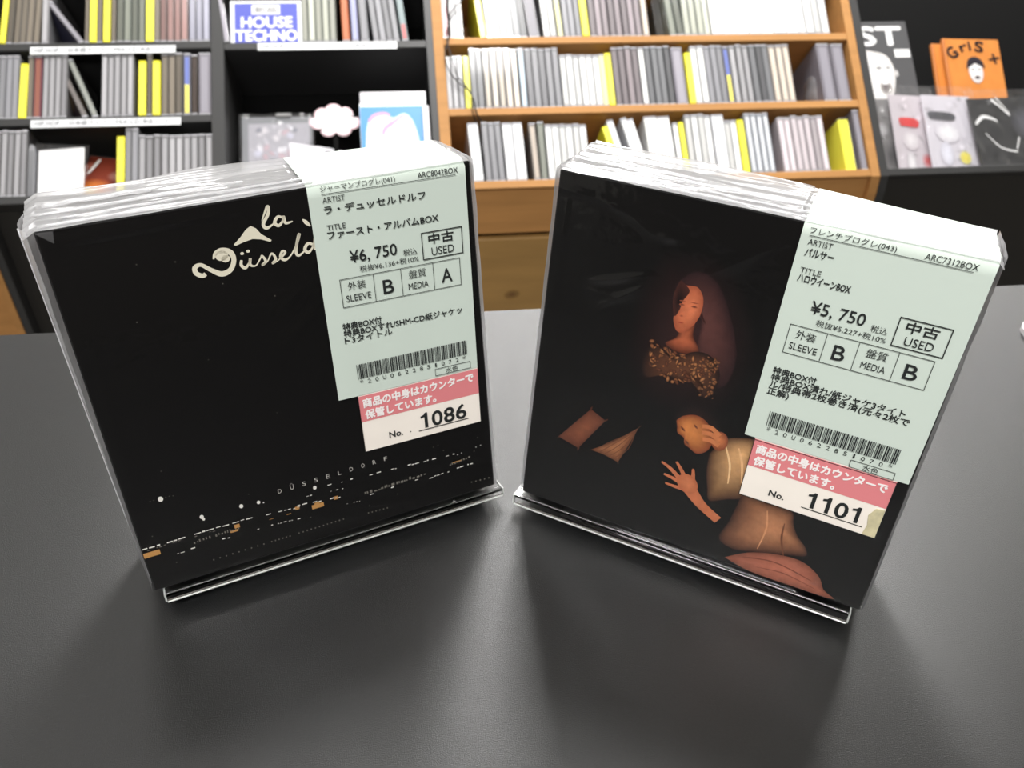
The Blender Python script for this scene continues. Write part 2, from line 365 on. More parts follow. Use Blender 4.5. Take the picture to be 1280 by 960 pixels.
CV = {(k, i): (mat('case_' + k, rgb(*tone(a, f)), 0.28, bump=0.25, bscale=40, coat=0.35), mat('spine_' + k, rgb(*tone(b, f)), 0.4, coat=0.25)) for k, (a, b) in CASE.items() for i, f in enumerate((1.0, 0.84, 1.10) if k not in ('yel', 'wwhite') else (1.0,))}
CM = {k: CV[k, 0] for k in CASE}
M_yt = mat('spine_yellow_end', rgb(238, 226, 110), 0.4); M_tr = mat('spine_red_end', rgb(176, 92, 92), 0.4)
M_case_edge = mat('clear_case_rim', rgb(178, 178, 182), 0.15, coat=0.5)
MESHES = {}
def case_mesh(kind, T, H, D):
    vr = random.choice((0, 0, 1, 2)) if (kind, 1) in CV else 0
    key = (kind, round(T*2e3), round(H*1e3), vr)
    if key in MESHES: return MESHES[key]
    T = key[1]/2e3; H = key[2]/1e3; c = 0.0009
    yel = kind == 'yel'; D_ = 0.138
    mb = MB(); mb.prism([(0, c), (c, 0), (T-c, 0), (T, c), (T, D_), (0, D_)], 0, H, 'z')
    if not yel:                                   # the clear lid's rims stand proud at top and bottom
        mb.box(0.0004, T-0.0004, -0.0004, 0.004, H-0.003, H+0.0003, 1); mb.box(0.0004, T-0.0004, -0.0004, 0.004, 0.0, 0.0028, 1)
    me = mb.mesh('compact_disc_case', [CV[kind, vr][0], M_case_edge])
    fr = {'cstripe': (0.28, 0.80), 'white': (0.10, 0.82), 'bagw': (0.12, 0.88), 'wwhite': (0.05, 0.97), 'yel': (0.06, 0.94)}.get(kind, (0.20, 0.78))
    mb = MB()
    z0, z1 = (0.004, H-0.004) if not yel else (0.002, H-0.002)
    a, b = T*fr[0], T*fr[1]
    if kind == 'blueyel':
        mb.box(a, b, -0.0005, 0, z0 + 0.055, z1 - 0.004); mb.box(a, b, -0.0006, 0, z0, z0 + 0.055, 1)
    elif kind == 'teal':
        mb.box(a, b, -0.0005, 0, z0 + 0.03, z1 - 0.004); mb.box(a, b, -0.0006, 0, z0, z0 + 0.03, 2)
    else: mb.box(a, b, -0.0005, 0, z0, z1 - 0.003)
    sp = mb.mesh('spine_card', [CV[kind, vr][1], M_yt, M_tr])
    MESHES[key] = (me, sp); return MESHES[key]
ORD = 'first second third fourth fifth sixth seventh eighth ninth tenth'.split()
BAYNAME = {('W', 2): 'CDs on the top shelf of the wooden rack', ('W', 1): 'CDs on the middle shelf of the wooden rack', ('W', 0): 'CDs on the bottom shelf of the wooden rack',
    ('L', 2): 'CDs on the top shelf of the left black rack', ('L', 1): 'CDs on the middle shelf of the left black rack', ('L', 0): 'CDs on the bottom shelf of the left black rack', ('M', 2): 'CDs in the centre black bay'}
def put_case(kind, u, v, T, H, lean, label, name, cat, group, w=0.0, pivot_right=False):
    me, sp = case_mesh(kind, T, H, 0.138)
    o = bpy.data.objects.new(name, me); COL.objects.link(o)
    L_ = Matrix.Rotation(-math.radians(lean), 4, 'Y')
    o.matrix_world = RAKE @ Matrix.Translation((u, w, v + 0.0003)) @ L_
    tag(o, label, cat, group)
    c = bpy.data.objects.new('spine_card', sp); COL.objects.link(c); c.parent = o
    return o
ROWS=[
('W', 2, 'red', -342, -331, 1, 121, 0, 'red-spined CD', 'beside the left post, top row of wooden rack'),
('W', 2, 'lgrey', -328, -303, 2, 121, 0, 'pale grey CD', 'between red CD and gap, top row of wooden rack'),
('W', 2, 'yel', -273, -260, 1, 121, 5, 'leaning yellow divider card', 'right of the first gap, top row of wooden rack'),
('W', 2, 'dgrey', -260, -183, 6, 121, 3, 'dark grey CD', 'right of leaning yellow divider, top row of wooden rack'),
('W', 2, 'bag', -181, -159, 1, 117, 4, 'wide mauve-grey bagged sleeve', 'left of cream CDs, top row of wooden rack'),
('W', 2, 'white', -152, -127, 2, 121, 2, 'white CD', 'right of mauve-grey sleeve, top row of wooden rack'),
('W', 2, 'pyel', -125, -114, 1, 121, 2, 'pale yellow CD', 'right of two white CDs, top row of wooden rack'),
('W', 2, 'grey', -113, -79, 3, 121, 1, 'grey CD', 'just left of second yellow divider, top row of wooden rack'),
('W', 2, 'yel', -78, -64, 1, 121, 1, 'upright yellow divider card', 'left of long mauve-grey run, top row of wooden rack'),
('W', 2, 'mauve', -63, 39, 8, 121, 0, 'mauve-grey CD', 'right of second yellow divider, top row of wooden rack'),
('W', 2, 'cream', 40, 53, 1, 121, 0, 'cream-striped CD', 'at left edge of second gap, top row of wooden rack'),
('W', 2, 'ggrey', 92, 121, 2, 119, 3, 'dark greenish CD', 'right of second gap, top row of wooden rack'),
('W', 2, 'glight', 121, 175, 4, 121, 0, 'pale greenish-grey CD', 'left of wide white sleeves, top row of wooden rack'),
('W', 2, 'wwhite', 176, 352, 7, 121, 0, 'wide white sleeve', 'right of greenish CDs, top row of wooden rack'),
('W', 2, 'white', 352, 416, 4, 118, 0, 'bright white sleeve', 'at right end of white run, top row of wooden rack'),
('W', 1, 'lgrey', -342, -310, 3, 106, 0, 'pale grey CD', 'beside the left post, middle row of wooden rack'),
('W', 1, 'yel', -309, -298, 1, 106, 0, 'short yellow divider card', 'near left post, middle row of wooden rack'),
('W', 1, 'dgrey', -297, -274, 2, 121, 0, 'plain dark grey CD', 'right of short yellow divider, middle row of wooden rack'),
('W', 1, 'cstripe', -273, -207, 5, 121, 0, 'cream-striped grey CD', 'left of pale blue CD, middle row of wooden rack'),
('W', 1, 'pblue', -206, -194, 1, 121, 0, 'pale blue CD', 'between striped and plain grey CDs, middle row of wooden rack'),
('W', 1, 'grey', -193, -129, 5, 121, 0, 'plain grey CD', 'right of pale blue CD, middle row of wooden rack'),
('W', 1, 'white', -128, -52, 6, 106, 0, 'short white CD', 'left of yellow pair, middle row of wooden rack'),
('W', 1, 'pyel', -52, -41, 1, 106, 0, 'short pale yellow CD', 'touching yellow divider, middle row of wooden rack'),
('W', 1, 'yel', -41, -29, 1, 108, 0, 'yellow divider card', 'right of short white CDs, middle row of wooden rack'),
('W', 1, 'mauve', -28, 24, 4, 121, 0, 'mauve-grey CD', 'right of central yellow divider, middle row of wooden rack'),
('W', 1, 'white', 25, 36, 1, 121, 0, 'single white CD', 'among grey CDs, middle row of wooden rack'),
('W', 1, 'dgrey', 36, 87, 4, 121, 0, 'dark grey CD', 'right of single white CD, middle row of wooden rack'),
('W', 1, 'bag', 89, 112, 1, 120, 0, 'wide bluish-grey sleeve', 'left of third yellow divider, middle row of wooden rack'),
('W', 1, 'yel', 114, 126, 1, 106, 0, 'yellow divider card', 'right of wide bluish sleeve, middle row of wooden rack'),
('W', 1, 'white', 127, 153, 2, 121, 0, 'white CD', 'right of third yellow divider, middle row of wooden rack'),
('W', 1, 'grey', 153, 190, 3, 121, 0, 'grey CD', 'left of blue and yellow CD, middle row of wooden rack'),
('W', 1, 'blueyel', 191, 203, 1, 121, 0, 'blue and yellow CD', 'among grey CDs, middle row of wooden rack'),
('W', 1, 'lgrey', 204, 242, 3, 121, 0, 'white-tipped grey CD', 'right of blue and yellow CD, middle row of wooden rack'),
('W', 1, 'dgrey', 243, 282, 3, 121, 0, 'dark grey CD', 'left of cream-grey end run, middle row of wooden rack'),
('W', 1, 'cream', 283, 325, 3, 121, 0, 'cream-grey CD', 'at left of crumpled bag, middle row of wooden rack'),
('W', 1, 'bag', 380, 407, 1, 121, 0, 'wide grey-brown sleeve', 'right of crumpled bag, middle row of wooden rack'),
('W', 1, 'bag', 410, 436, 1, 121, 0, 'wide grey-brown sleeve', 'against right post, middle row of wooden rack'),
('W', 0, 'bagw', -306, -286, 1, 116, 2, 'lone white bagged case', 'near left post, bottom row of wooden rack'),
('W', 0, 'grey', -283, -247, 3, 116, 1, 'grey CD', 'right of lone white case, bottom row of wooden rack'),
('W', 0, 'bagw', -245, -207, 2, 114, 1, 'white bagged case', 'left of narrow dark gap, bottom row of wooden rack'),
('W', 0, 'cream', -196, -183, 1, 112, 1, 'cream CD', 'right of narrow dark gap, bottom row of wooden rack'),
('W', 0, 'ggrey', -182, -169, 1, 114, 0, 'pale green-grey CD', 'right of cream CD, bottom row of wooden rack'),
('W', 0, 'white', -168, -90, 6, 108, 0, 'white bagged CD', 'left of wide dark gap, bottom row of wooden rack'),
('W', 0, 'yel', -40, -29, 1, 102, 12, 'steeply leaning yellow divider card', 'right of wide gap, bottom row of wooden rack'),
('W', 0, 'bagw', -27, -14, 1, 117, 12, 'leaning white bagged CD', 'against leaning yellow divider, bottom row of wooden rack'),
('W', 0, 'bagw', -2, 22, 2, 118, 11, 'leaning pale grey bagged CD', 'in the middle, bottom row of wooden rack'),
('W', 0, 'wwhite', 24, 74, 2, 120, 2, 'wide white bagged case', 'right of leaning cases, bottom row of wooden rack'),
('W', 0, 'white', 76, 86, 1, 107, 1, 'short white CD', 'left of pale yellow divider, bottom row of wooden rack'),
('W', 0, 'yel', 87, 97, 1, 106, 1, 'pale-lit yellow divider card', 'among white CDs, bottom row of wooden rack'),
('W', 0, 'white', 98, 149, 4, 121, 0, 'tall white CD', 'right of pale-lit yellow divider, bottom row of wooden rack'),
('W', 0, 'bagw', 150, 174, 1, 121, 0, 'wide white bagged case', 'right of tall white CDs, bottom row of wooden rack'),
('W', 0, 'white', 174, 198, 2, 108, 0, 'short white CD', 'left of last yellow divider, bottom row of wooden rack'),
('W', 0, 'yel', 199, 212, 1, 108, 0, 'yellow divider card', 'right of short white pair, bottom row of wooden rack'),
('W', 0, 'wgrey', 214, 262, 4, 121, 0, 'white-and-grey CD', 'right of last yellow divider, bottom row of wooden rack'),
('W', 0, 'mgrey', 279, 369, 7, 113, 0, 'mauve-white bagged CD', 'left of yellow block, bottom row of wooden rack'),
('L', 2, 'yel', -1119, -1109, 1, 121, -3, 'yellow divider card', 'at left picture edge, top row of left black rack'),
('L', 2, 'brown', -1108, -1053, 5, 121, -2, 'beige-grey CD', 'left of tilted dark case, top row of left black rack'),
('L', 2, 'lgrey', -1050, -1038, 1, 121, 0, 'single pale grey CD', 'touching tilted dark case, top row of left black rack'),
('L', 2, 'brown', -977, -968, 1, 121, 0, 'narrow brown-grey CD', 'right of tilted dark case, top row of left black rack'),
('L', 2, 'yel', -968, -956, 1, 121, 0, 'yellow divider card', 'nearest right of tilted case, top row of left black rack'),
('L', 2, 'brown', -956, -946, 1, 121, 0, 'brown CD', 'between two yellow dividers, top row of left black rack'),
('L', 2, 'yel', -945, -933, 1, 121, 0, 'yellow divider card', 'left of greenish CDs, top row of left black rack'),
('L', 2, 'brown', -932, -923, 1, 121, 0, 'dark brown CD', 'left of greenish CDs, top row of left black rack'),
('L', 2, 'ggrey', -922, -873, 4, 121, 0, 'greenish-grey CD', 'between yellow dividers, top row of left black rack'),
('L', 2, 'yel', -872, -858, 1, 121, 0, 'yellow divider card', 'left of pinkish CDs, top row of left black rack'),
('L', 2, 'brown', -858, -848, 1, 121, 0, 'brown CD', 'right of last yellow divider, top row of left black rack'),
('L', 2, 'pink', -848, -799, 4, 121, 0, 'pinkish-brown CD', 'left of blue-grey CDs, top row of left black rack'),
('L', 2, 'bgrey', -798, -761, 3, 121, 0, 'blue-grey CD', 'against the divider board, top row of left black rack'),
('L', 1, 'grey', -1127, -1084, 4, 121, 0, 'grey CD', 'at left picture edge, middle row of left black rack'),
('L', 1, 'yel', -1083, -1070, 1, 104, -1, 'yellow divider card', 'left of purple-red case, middle row of left black rack'),
('L', 1, 'brown', -1070, -1060, 1, 121, 0, 'brown CD', 'right of left yellow divider, middle row of left black rack'),
('L', 1, 'purple', -1060, -1046, 1, 121, 0, 'purple-red CD', 'left of striped grey run, middle row of left black rack'),
('L', 1, 'lgrey', -1045, -1003, 4, 121, 0, 'grey CD with pale stripe', 'right of purple-red case, middle row of left black rack'),
('L', 1, 'lgrey', -947, -892, 5, 121, 0, 'grey CD', 'right of tilted picture cases, middle row of left black rack'),
('L', 1, 'yel', -884, -871, 1, 106, 0, 'left yellow card of close pair', 'above barcode box, middle row of left black rack'),
('L', 1, 'brown', -870, -860, 1, 121, 0, 'single CD between yellow cards', 'in close pair, middle row of left black rack'),
('L', 1, 'yel', -860, -847, 1, 106, 0, 'right yellow card of close pair', 'above barcode box, middle row of left black rack'),
('L', 1, 'brown', -846, -809, 3, 121, 0, 'beige CD with pale tip', 'right of yellow pair, middle row of left black rack'),
('L', 1, 'blueyel', -808, -795, 1, 121, 0, 'blue-topped yellow CD', 'near divider board, middle row of left black rack'),
('L', 1, 'dbrown', -794, -783, 1, 118, 0, 'dark brown CD', 'right of blue-topped CD, middle row of left black rack'),
('L', 1, 'bag', -782, -760, 1, 121, 0, 'wide grey sleeve', 'against the divider board, middle row of left black rack'),
('L', 0, 'lgrey', -1118, -1066, 5, 121, 0, 'grey CD with white glint', 'at left picture edge, bottom row of left black rack'),
('L', 0, 'yel', -919, -906, 1, 105, 0, 'yellow divider card', 'right of orange cover, bottom row of left black rack'),
('L', 0, 'grey', -906, -883, 2, 121, 0, 'tall grey CD', 'right of yellow divider, bottom row of left black rack'),
('L', 0, 'lgrey', -883, -758, 10, 106, 0, 'short grey CD', 'against the divider board, bottom row of left black rack'),
('M', 2, 'glight', -599, -536, 5, 121, 0, 'greenish-grey CD', 'right of blue sign card, top row of centre black bay'),
('M', 2, 'orange', -526, -512, 1, 121, 1, 'orange CD', 'right of greenish CDs, top row of centre black bay'),
('M', 2, 'lav', -509, -496, 1, 121, 1, 'lavender CD', 'right of orange CD, top row of centre black bay'),
('M', 2, 'grey', -493, -477, 1, 121, 2, 'thick grey case', 'right of lavender CD, top row of centre black bay'),
('M', 2, 'grey', -470, -421, 4, 121, 5, 'leaning grey CD', 'left of teal CD, top row of centre black bay'),
('M', 2, 'teal', -418, -405, 1, 121, 5, 'leaning teal and red CD', 'beside empty gap, top row of centre black bay'),
]
# total 219

for (bay, row, kind, a, b, n, H, lean, desc, anch) in ROWS:
    pitch = (b - a) / 1000.0 / n
    for k in range(n):
        T = pitch * 0.955
        if kind == 'yel': T = pitch * 0.97
        h = H + (random.uniform(-1.2, 0.8) if kind != 'yel' else 0)
        if n == 1: lab = '%s %s' % (desc, anch)
        else:
            lab = '%s %s from left, %s' % (ORD[k], desc, anch)
            if len(lab.split()) > 16: lab = '%s %s %s' % (ORD[k], desc, anch)
        isy = kind == 'yel'
        put_case(kind, a/1000 + pitch*k + (pitch-T)/2, 0.144*row + (-0.004 if bay == 'M' else 0), T, h/1000, lean, lab,
                 'divider_card' if isy else 'compact_disc', 'divider' if isy else 'CD', 'yellow divider cards' if isy else BAYNAME[bay, row],
                 w=(0.0005 if isy else random.uniform(0.001, 0.0035)))

# ---------------------------------------------------------------- other goods on the shelves
from mathutils import noise
def at(u, w, v, rx=0, ry=0, rz=0):
    return RAKE @ Matrix.Translation((u, w, v)) @ Matrix.Rotation(rz, 4, 'Z') @ Matrix.Rotation(rx, 4, 'X') @ Matrix.Rotation(ry, 4, 'Y')
def flat(y): return lambda x, z: (x/1000, y, z/1000)
def slab(name, M, W, T, H, m, label, cat, group=None, ch=0.0008):
    mb = MB(); mb.box(0, W, 0, T, 0, H, 0, ch); o = mb.build(name, m); o.matrix_world = M; return tag(o, label, cat, group)
# leaning cases whose covers show in the left black rack
def lean_case(u, v, deg, kind, label, cover, tw=22, H=0.121):
    R_ = math.radians(deg)
    me, sp = case_mesh(kind, 0.0105, H, 0.138)
    o = bpy.data.objects.new('compact_disc', me); COL.objects.link(o)
    o.matrix_world = RAKE @ Matrix.Translation((u, 0.003, v)) @ Matrix.Rotation(-R_, 4, 'Y') @ Matrix.Rotation(math.radians(tw), 4, 'Z')
    tag(o, label, 'CD', 'tilted CD cases in the left black rack')
    c = bpy.data.objects.new('spine_card', sp); COL.objects.link(c); c.parent = o
    mb = MB(); f = lambda x, z: (-0.0004, x/1000, z/1000)
    mb.add([f(2, 2), f(136, 2), f(136, H*1000-2), f(2, H*1000-2)], [(0, 3, 2, 1)], 0, [rgb(*cover[0])]*4)
    for pts, a, b in cover[1]: blob(mb, pts, lambda x, z: (-0.0006, x/1000, z/1000), a, b)
    cv = mb.build('cover_print', M_print, o)
    return o
lean_case(-0.986, 0.2885, 35, 'bag', 'pale-edged dark blue CD case tilted in gap, top row of left black rack', ((44, 44, 62), []), H=0.100)
lean_case(-0.961, 0.1445, 22, 'ggrey', 'upper of two tilted dark cases, middle row of left black rack', ((38, 36, 36), [(ell(30, 40, 22, 30), (176, 160, 120), (60, 50, 44)), (ell(50, 80, 16, 20), (120, 84, 70), (40, 36, 36))]))
lean_case(-0.978, 0.1445, 24, 'dbrown', 'lower tilted case with blotchy cream cover, middle row of left black rack', ((52, 42, 46), [(ell(24, 60, 20, 28), (190, 176, 126), (96, 70, 60)), (ell(60, 30, 24, 16), (150, 110, 96), (56, 40, 44)), (ell(70, 76, 14, 12), (170, 140, 110), (50, 40, 40))]), H=0.100)
o = slab('compact_disc', at(-1.008, 0.022, 0.001, rx=-0.36, ry=0.20), 0.098, 0.010, 0.112, mat('smoked_case', rgb(60, 58, 58), 0.3, coat=0.5), 'reclining CD case with red and orange cover facing out, left black rack bottom row', 'CD')
mb = MB(); mb.add([flat(-0.0004)(x, z) for x, z in ((3, 3), (95, 3), (95, 108), (3, 108))], [(0, 1, 2, 3)], 0, [rgb(122, 52, 36)]*4)
for pts, a, b_ in ((ell(36, 30, 34, 26), (216, 128, 54), (134, 58, 38)), (ell(30, 26, 18, 12), (200, 182, 76), (200, 110, 52)), (ell(66, 66, 18, 14), (176, 134, 122), (124, 54, 40)), (ell(12, 84, 10, 12), (190, 110, 90), (122, 52, 36)), ([(12, 66), (17, 66), (25, 98), (20, 100)], (250, 250, 250), (236, 226, 220))): blob(mb, pts, flat(-0.0006 - 1e-6*len(mb.f)), a, b_, rings=4)
mb.build('cover_print', M_print, o)
mb = MB(); mb.box(0.048, 0.088, 0.001, 0.004, 0.112, 0.1165, 0, 0.0006); mb.build('case_tab', mat('pale_tab', rgb(196, 196, 186), 0.4), o)
# white sleeve, glare lifted into its base colour, and a thin round-cornered case beside it
w0 = slab('record_sleeve', at(-1.052, 0.012, 0.001, rz=-0.10), 0.078, 0.004, 0.088, mat('glossy_white_sleeve', rgb(252, 252, 253), 0.25, coat=0.3), 'bright white glossy sleeve facing out, bottom row of left black rack', 'sleeve')
mb = MB(); mb.grid(20, 16, lambda a_, b_: (-0.002 + 0.084*a_ + 0.010*b_*(a_-0.3), -0.003 - 0.004*abs(noise.noise((a_*5, b_*5, 3))), 0.100*b_*(1 - 0.12*a_))); mb.build('clear_bag', M_goodsfilm, w0, True)
mb = MB(); oc = [(0.0, 0.0), (0.010, 0.0), (0.010, 0.086), (0.008, 0.094), (0.003, 0.096), (0.0, 0.088)]
mb.prism(oc, 0, 0.12, 'y'); o = mb.build('slim_case', mat('smoke_grey_plastic', rgb(120, 120, 124), 0.25, coat=0.5)); o.matrix_world = at(-1.0645, 0.004, 0.0005)
tag(o, 'slim round-cornered grey case left of white sleeve, left black rack bottom row', 'case')
mb = MB(); mb.prism([(0.0015, 0.004), (0.0085, 0.004), (0.0085, 0.084), (0.0015, 0.084)], -0.0006, 0.0, 'y'); mb.build('spine_card', CM['dgrey'][1], o)

# sign card in the centre bay
sc_ = slab('genre_sign', at(-0.7255, 0.003, 0.2845), 0.127, 0.004, 0.0865, mat('white_sign_card', rgb(232, 234, 238), 0.35), 'blue HOUSE TECHNO sign card in white border, centre black bay', 'sign')
mb = MB(); mb.box(0.008, 0.120, -0.0004, 0.0, -0.0, 0.080); mb.build('blue_print', mat('sign_blue', rgb(84, 92, 186), 0.4), sc_)
mb = MB(); mb.box(0.038, 0.089, -0.0008, -0.0004, 0.057, 0.077); mb.build('sticker', mat('grey_white_sticker', rgb(222, 222, 224), 0.5), sc_)
mb = MB(); vs, fs = text_geo('新品', 44, 83, 61, 12); mb.add([(x/1000, -0.0010, z/1000) for x, z in vs], fs); mb.build('lettering', mat('sign_dark_ink', rgb(70, 68, 74), 0.5), sc_)
mb = MB()
for body, x0, x1, y in (('HOUSE', 20, 110, 31), ('TECHNO', 10, 118, 4)):
    vs, fs = text_geo(body, x0, x1, y, 22, 0.05); mb.add([(x/1000, -0.0009 - 1e-5*(i_//(len(vs)//7)), z/1000) for i_, (x, z) in enumerate(vs)], fs)
lt = mb.build('lettering', mat('sign_white_ink', rgb(244, 244, 252), 0.4), sc_); lt['label'] = 'bold white lettering'
put_case('bag', -0.736, 0.2845, 0.009, 0.121, 7, 'mauve-grey sleeve tilted against blue sign card, centre black bay', 'compact_disc', 'CD', BAYNAME['M', 2])

# goods standing in the open centre bay
g = slab('bagged_print', at(-0.719, 0.05, 0.001, rx=-0.03), 0.128, 0.003, 0.166, mat('grey_bag_board', rgb(136, 138, 142), 0.4), 'grey-bordered bagged print standing at left of centre black bay', 'print')
mb = MB(); mb.add([flat(-0.0004)(x, z) for x, z in ((12, 8), (122, 8), (122, 152), (12, 152))], [(0, 1, 2, 3)], 0, [rgb(176, 174, 182)]*4)
rn = random.Random(3)
for k in range(26):
    cx, cy = rn.uniform(22, 106), rn.uniform(16, 142); c = rn.choice([(206, 206, 222), (150, 150, 176), (196, 168, 176), (226, 222, 226), (128, 130, 140)])
    blob(mb, ell(cx, cy, rn.uniform(5, 11), rn.uniform(4, 10), 8, rn.random()*3), flat(-0.0006 - k*2e-5), c, (176, 174, 182), rings=3)
mb.build('picture', M_print, g)
mb = MB(); mb.grid(30, 30, lambda a, b: (-0.004 + 0.136*a, -0.004 + 0.003*noise.noise((a*5, b*5, 1)), 0.170*b)); mb.build('clear_bag', M_goodsfilm, g, True)
mb = MB(); mb.box(0.062, 0.090, -0.0045, 0.003, 0.164, 0.171, 0, 0.001); mb.build('bag_clip', mat('grey_clip', rgb(150, 150, 150), 0.4), g)
# white wrinkled bag in front, cloud card above it
M_wb = mat('white_goods', rgb(236, 234, 240), 0.25, coat=0.4)
mb = MB(); mb.grid(24, 20, lambda a, b: (0.098*a + 0.01*(1-b), -0.004*math.sin(a*3.1) + 0.003*noise.noise((a*6, b*6, 4)), 0.100*b - 0.02*a*b)); mb.grid(24, 20, lambda a, b: (0.098*a + 0.01*(1-b), 0.006, 0.100*b - 0.02*a*b))
o = mb.build('wrapped_towel', M_wb, None, True); o.matrix_world = at(-0.632, 0.03, 0.001); tag(o, 'white wrapped cloth goods below pink-edged cloud card', 'goods')
mb = MB(); mb.prism([(q[0]/1000, q[1]/1000) for q in smooth_path([(60, 70), (66, 60), (76, 66), (84, 58), (90, 48), (96, 56), (92, 66), (80, 76), (66, 78), (60, 70)], 5)[:-1]], -0.0056, -0.0050, 'y'); mb.build('printed_motif', mat('grey_motif', rgb(140, 138, 146), 0.5), o)
def cloud(s=1.0):
    pts = []
    for cx, cy, r, a0, a1 in ((-30, 0, 15, 150, 300), (-12, -14, 15, 200, 330), (14, -14, 15, 210, 340), (30, -2, 14, 260, 400), (18, 14, 14, 330, 470), (-2, 19, 16, 20, 170), (-22, 13, 14, 70, 200)):
        for k in range(6):
            t = math.radians(a0 + (a1-a0)*k/5); pts.append(((cx + r*math.cos(t))*s/1000, (cy + r*math.sin(t))*s/1000))
    return pts
mb = MB(); mb.prism(cloud(1.02), 0, 0.002, 'y'); cl = mb.build('cloud_card', mat('pink_card_edge', rgb(236, 200, 208), 0.4)); cl.matrix_world = at(-0.547, 0.018, 0.134); tag(cl, 'white cloud-shaped card with pink edge, centre black bay', 'card')
mb = MB(); mb.prism(cloud(0.93), -0.0008, 0, 'y'); mb.build('white_face', mat('white_card_print', rgb(250, 248, 248), 0.3), cl)
mb = MB(); mb.prism([(0.006, 0.006), (0.034, 0.010), (0.034, 0.013), (0.006, 0.010)], -0.0012, -0.0008, 'y'); mb.build('grey_line', mat('grey_card_ink', rgb(190, 188, 192), 0.5), cl)
mb = MB(); mb.box(-0.004, 0.004, 0.002, 0.004, -0.133, -0.02); mb.build('prop', M_blkin, cl)
# blue and white box
bx = slab('toy_box', at(-0.502, 0.004, 0.001), 0.120, 0.07, 0.160, mat('white_box_card', rgb(244, 245, 248), 0.3), 'pale blue and white box with magenta brush print, centre black bay', 'box')
mb = MB(); mb.box(0.001, 0.119, -0.0004, 0.0, 0.002, 0.152); mb.build('blue_print', mat('box_blue_print', rgb(96, 158, 214), 0.35), bx)
mb = MB(); blob(mb, [(8, 2), (104, 2), (106, 70), (96, 120), (80, 138), (60, 130), (36, 140), (14, 120), (8, 60)], flat(-0.0007), (250, 250, 252), (214, 232, 246), power=3)
for pts in ([(16, 122, 5), (26, 134, 7), (44, 138, 6), (54, 134, 4)], [(40, 96, 5), (46, 110, 8), (62, 122, 6), (78, 134, 3)]):
    q = MB(); stroke(q, pts, flat(-0.0010)); mb.add(q.v, q.f, 0, [rgb(222, 170, 226)]*len(q.v))
mb.build('brush_print', M_print, bx)
mb = MB(); mb.box(0.002, 0.121, 0.001, 0.068, 0.160, 0.183, 0, 0.001); mb.build('lid_flap', M_wb, bx)
mb = MB(); mb.box(0.113, 0.1245, -0.006, 0.05, 0.0, 0.150, 0, 0.001); mb.build('side_wrap', M_wb, bx)

# wooden rack extras: crumpled clear bag, yellow divider block, sleeve at the right post
def lump(name, M, W, H, D, m, seed, label, cat, amp=0.25):
    mb = MB()
    def fn(a, b):
        t = a*2*math.pi; r = 1 + amp*noise.noise((math.cos(t)*1.6, math.sin(t)*1.6 + seed, b*4)); k = math.sin(math.pi*min(1, max(0.0, b*0.9 + 0.08)))**0.45
        return (W/2 + W/2*math.cos(t)*r*k, D/2 + D/2*math.sin(t)*r*k, H*b)
    mb.grid(28, 18, fn, 0, True); o = mb.build(name, m, None, True); o.matrix_world = M; return tag(o, label, cat)
o = lump('crumpled_bag', at(0.372, 0.012, 0.1445), 0.042, 0.085, 0.07, M_crumple, 2.0, 'crumpled clear bag with grey contents in gap, wooden rack middle row', 'bag')
cardm = mat('dark_bag_contents', rgb(96, 90, 88), 0.5, var=0.3, vscale=60)
mb = MB(); mb.box(0.012, 0.036, 0.012, 0.016, 0.004, 0.070, 0, 0.001); mb.build('card_insert', cardm, o)
mb = MB(); mb.prism([(0.026, 0.045), (0.040, 0.07), (0.042, 0.04), (0.034, 0.03)], 0.006, 0.0075, 'y'); mb.build('tag', mat('pale_tag', rgb(188, 180, 182), 0.4), o)
yb = slab('divider_block', at(0.4015, 0.004, 0.0006, rz=0.0), 0.020, 0.055, 0.105, CM['yel'][1], 'thick yellow divider block in bottom right corner of wooden rack', 'divider', ch=0.0006)
mb = MB(); mb.box(0.0005, 0.0185, 0.0, 0.03, 0.105, 0.1085, 0, 0.0005); mb.build('top_insert', mat('dark_grey_insert', rgb(92, 90, 86), 0.6), yb)
mb = MB(); mb.box(0.020, 0.0225, 0.003, 0.05, 0.004, 0.1, 0); mb.build('side_insert', CM['pyel'][0], yb)
put_case('bag', 0.4325, 0.0005, 0.0125, 0.124, 0, 'grey-brown sleeve between yellow block and right post, wooden rack bottom row', 'compact_disc', 'CD', BAYNAME['W', 0], w=0.004)
o = slab('plastic_sleeve', at(0.0745, 0.02, 0.2885, ry=-0.05, rz=0.25), 0.016, 0.003, 0.115, M_goodsfilm, 'loose clear sleeve leaning in second gap, wooden rack top row', 'sleeve')

# cables hanging at the left post of the wooden rack
def cable(pts, r, label):
    q = smooth_path([(-0.340 + (x - 552 - 0.063*y)*0.0015, w, 0.369 - y*0.00164) for x, y, w in pts], 6)
    mb = MB(); mb.tube(q, r, 7); o = mb.build('cable', mat('black_cable', rgb(26, 24, 24), 0.45), None, True); o.matrix_world = RAKE
    tag(o, label, 'cable', 'black cables at the left post')
cable([(594, -14, -0.004), (576, 6, -0.006), (565, 18, -0.007), (560, 32, -0.007), (561, 50, -0.006), (556, 72, -0.006), (560, 92, -0.007), (572, 108, -0.008), (584, 118, -0.008), (591, 132, -0.007), (594, 146, -0.004), (604, 156, 0.01)], 0.0013, 'outer black cable looping down over the left post corner of the wooden rack')
cable([(566, -14, -0.005), (558, 8, -0.006), (562, 28, -0.008), (558, 46, -0.008), (560, 64, -0.008), (566, 84, -0.008), (570, 100, -0.009), (580, 112, -0.010), (588, 126, -0.009), (589, 144, -0.005), (597, 158, 0.012)], 0.0011, 'inner thinner black cable crossing the left CDs of the wooden rack')

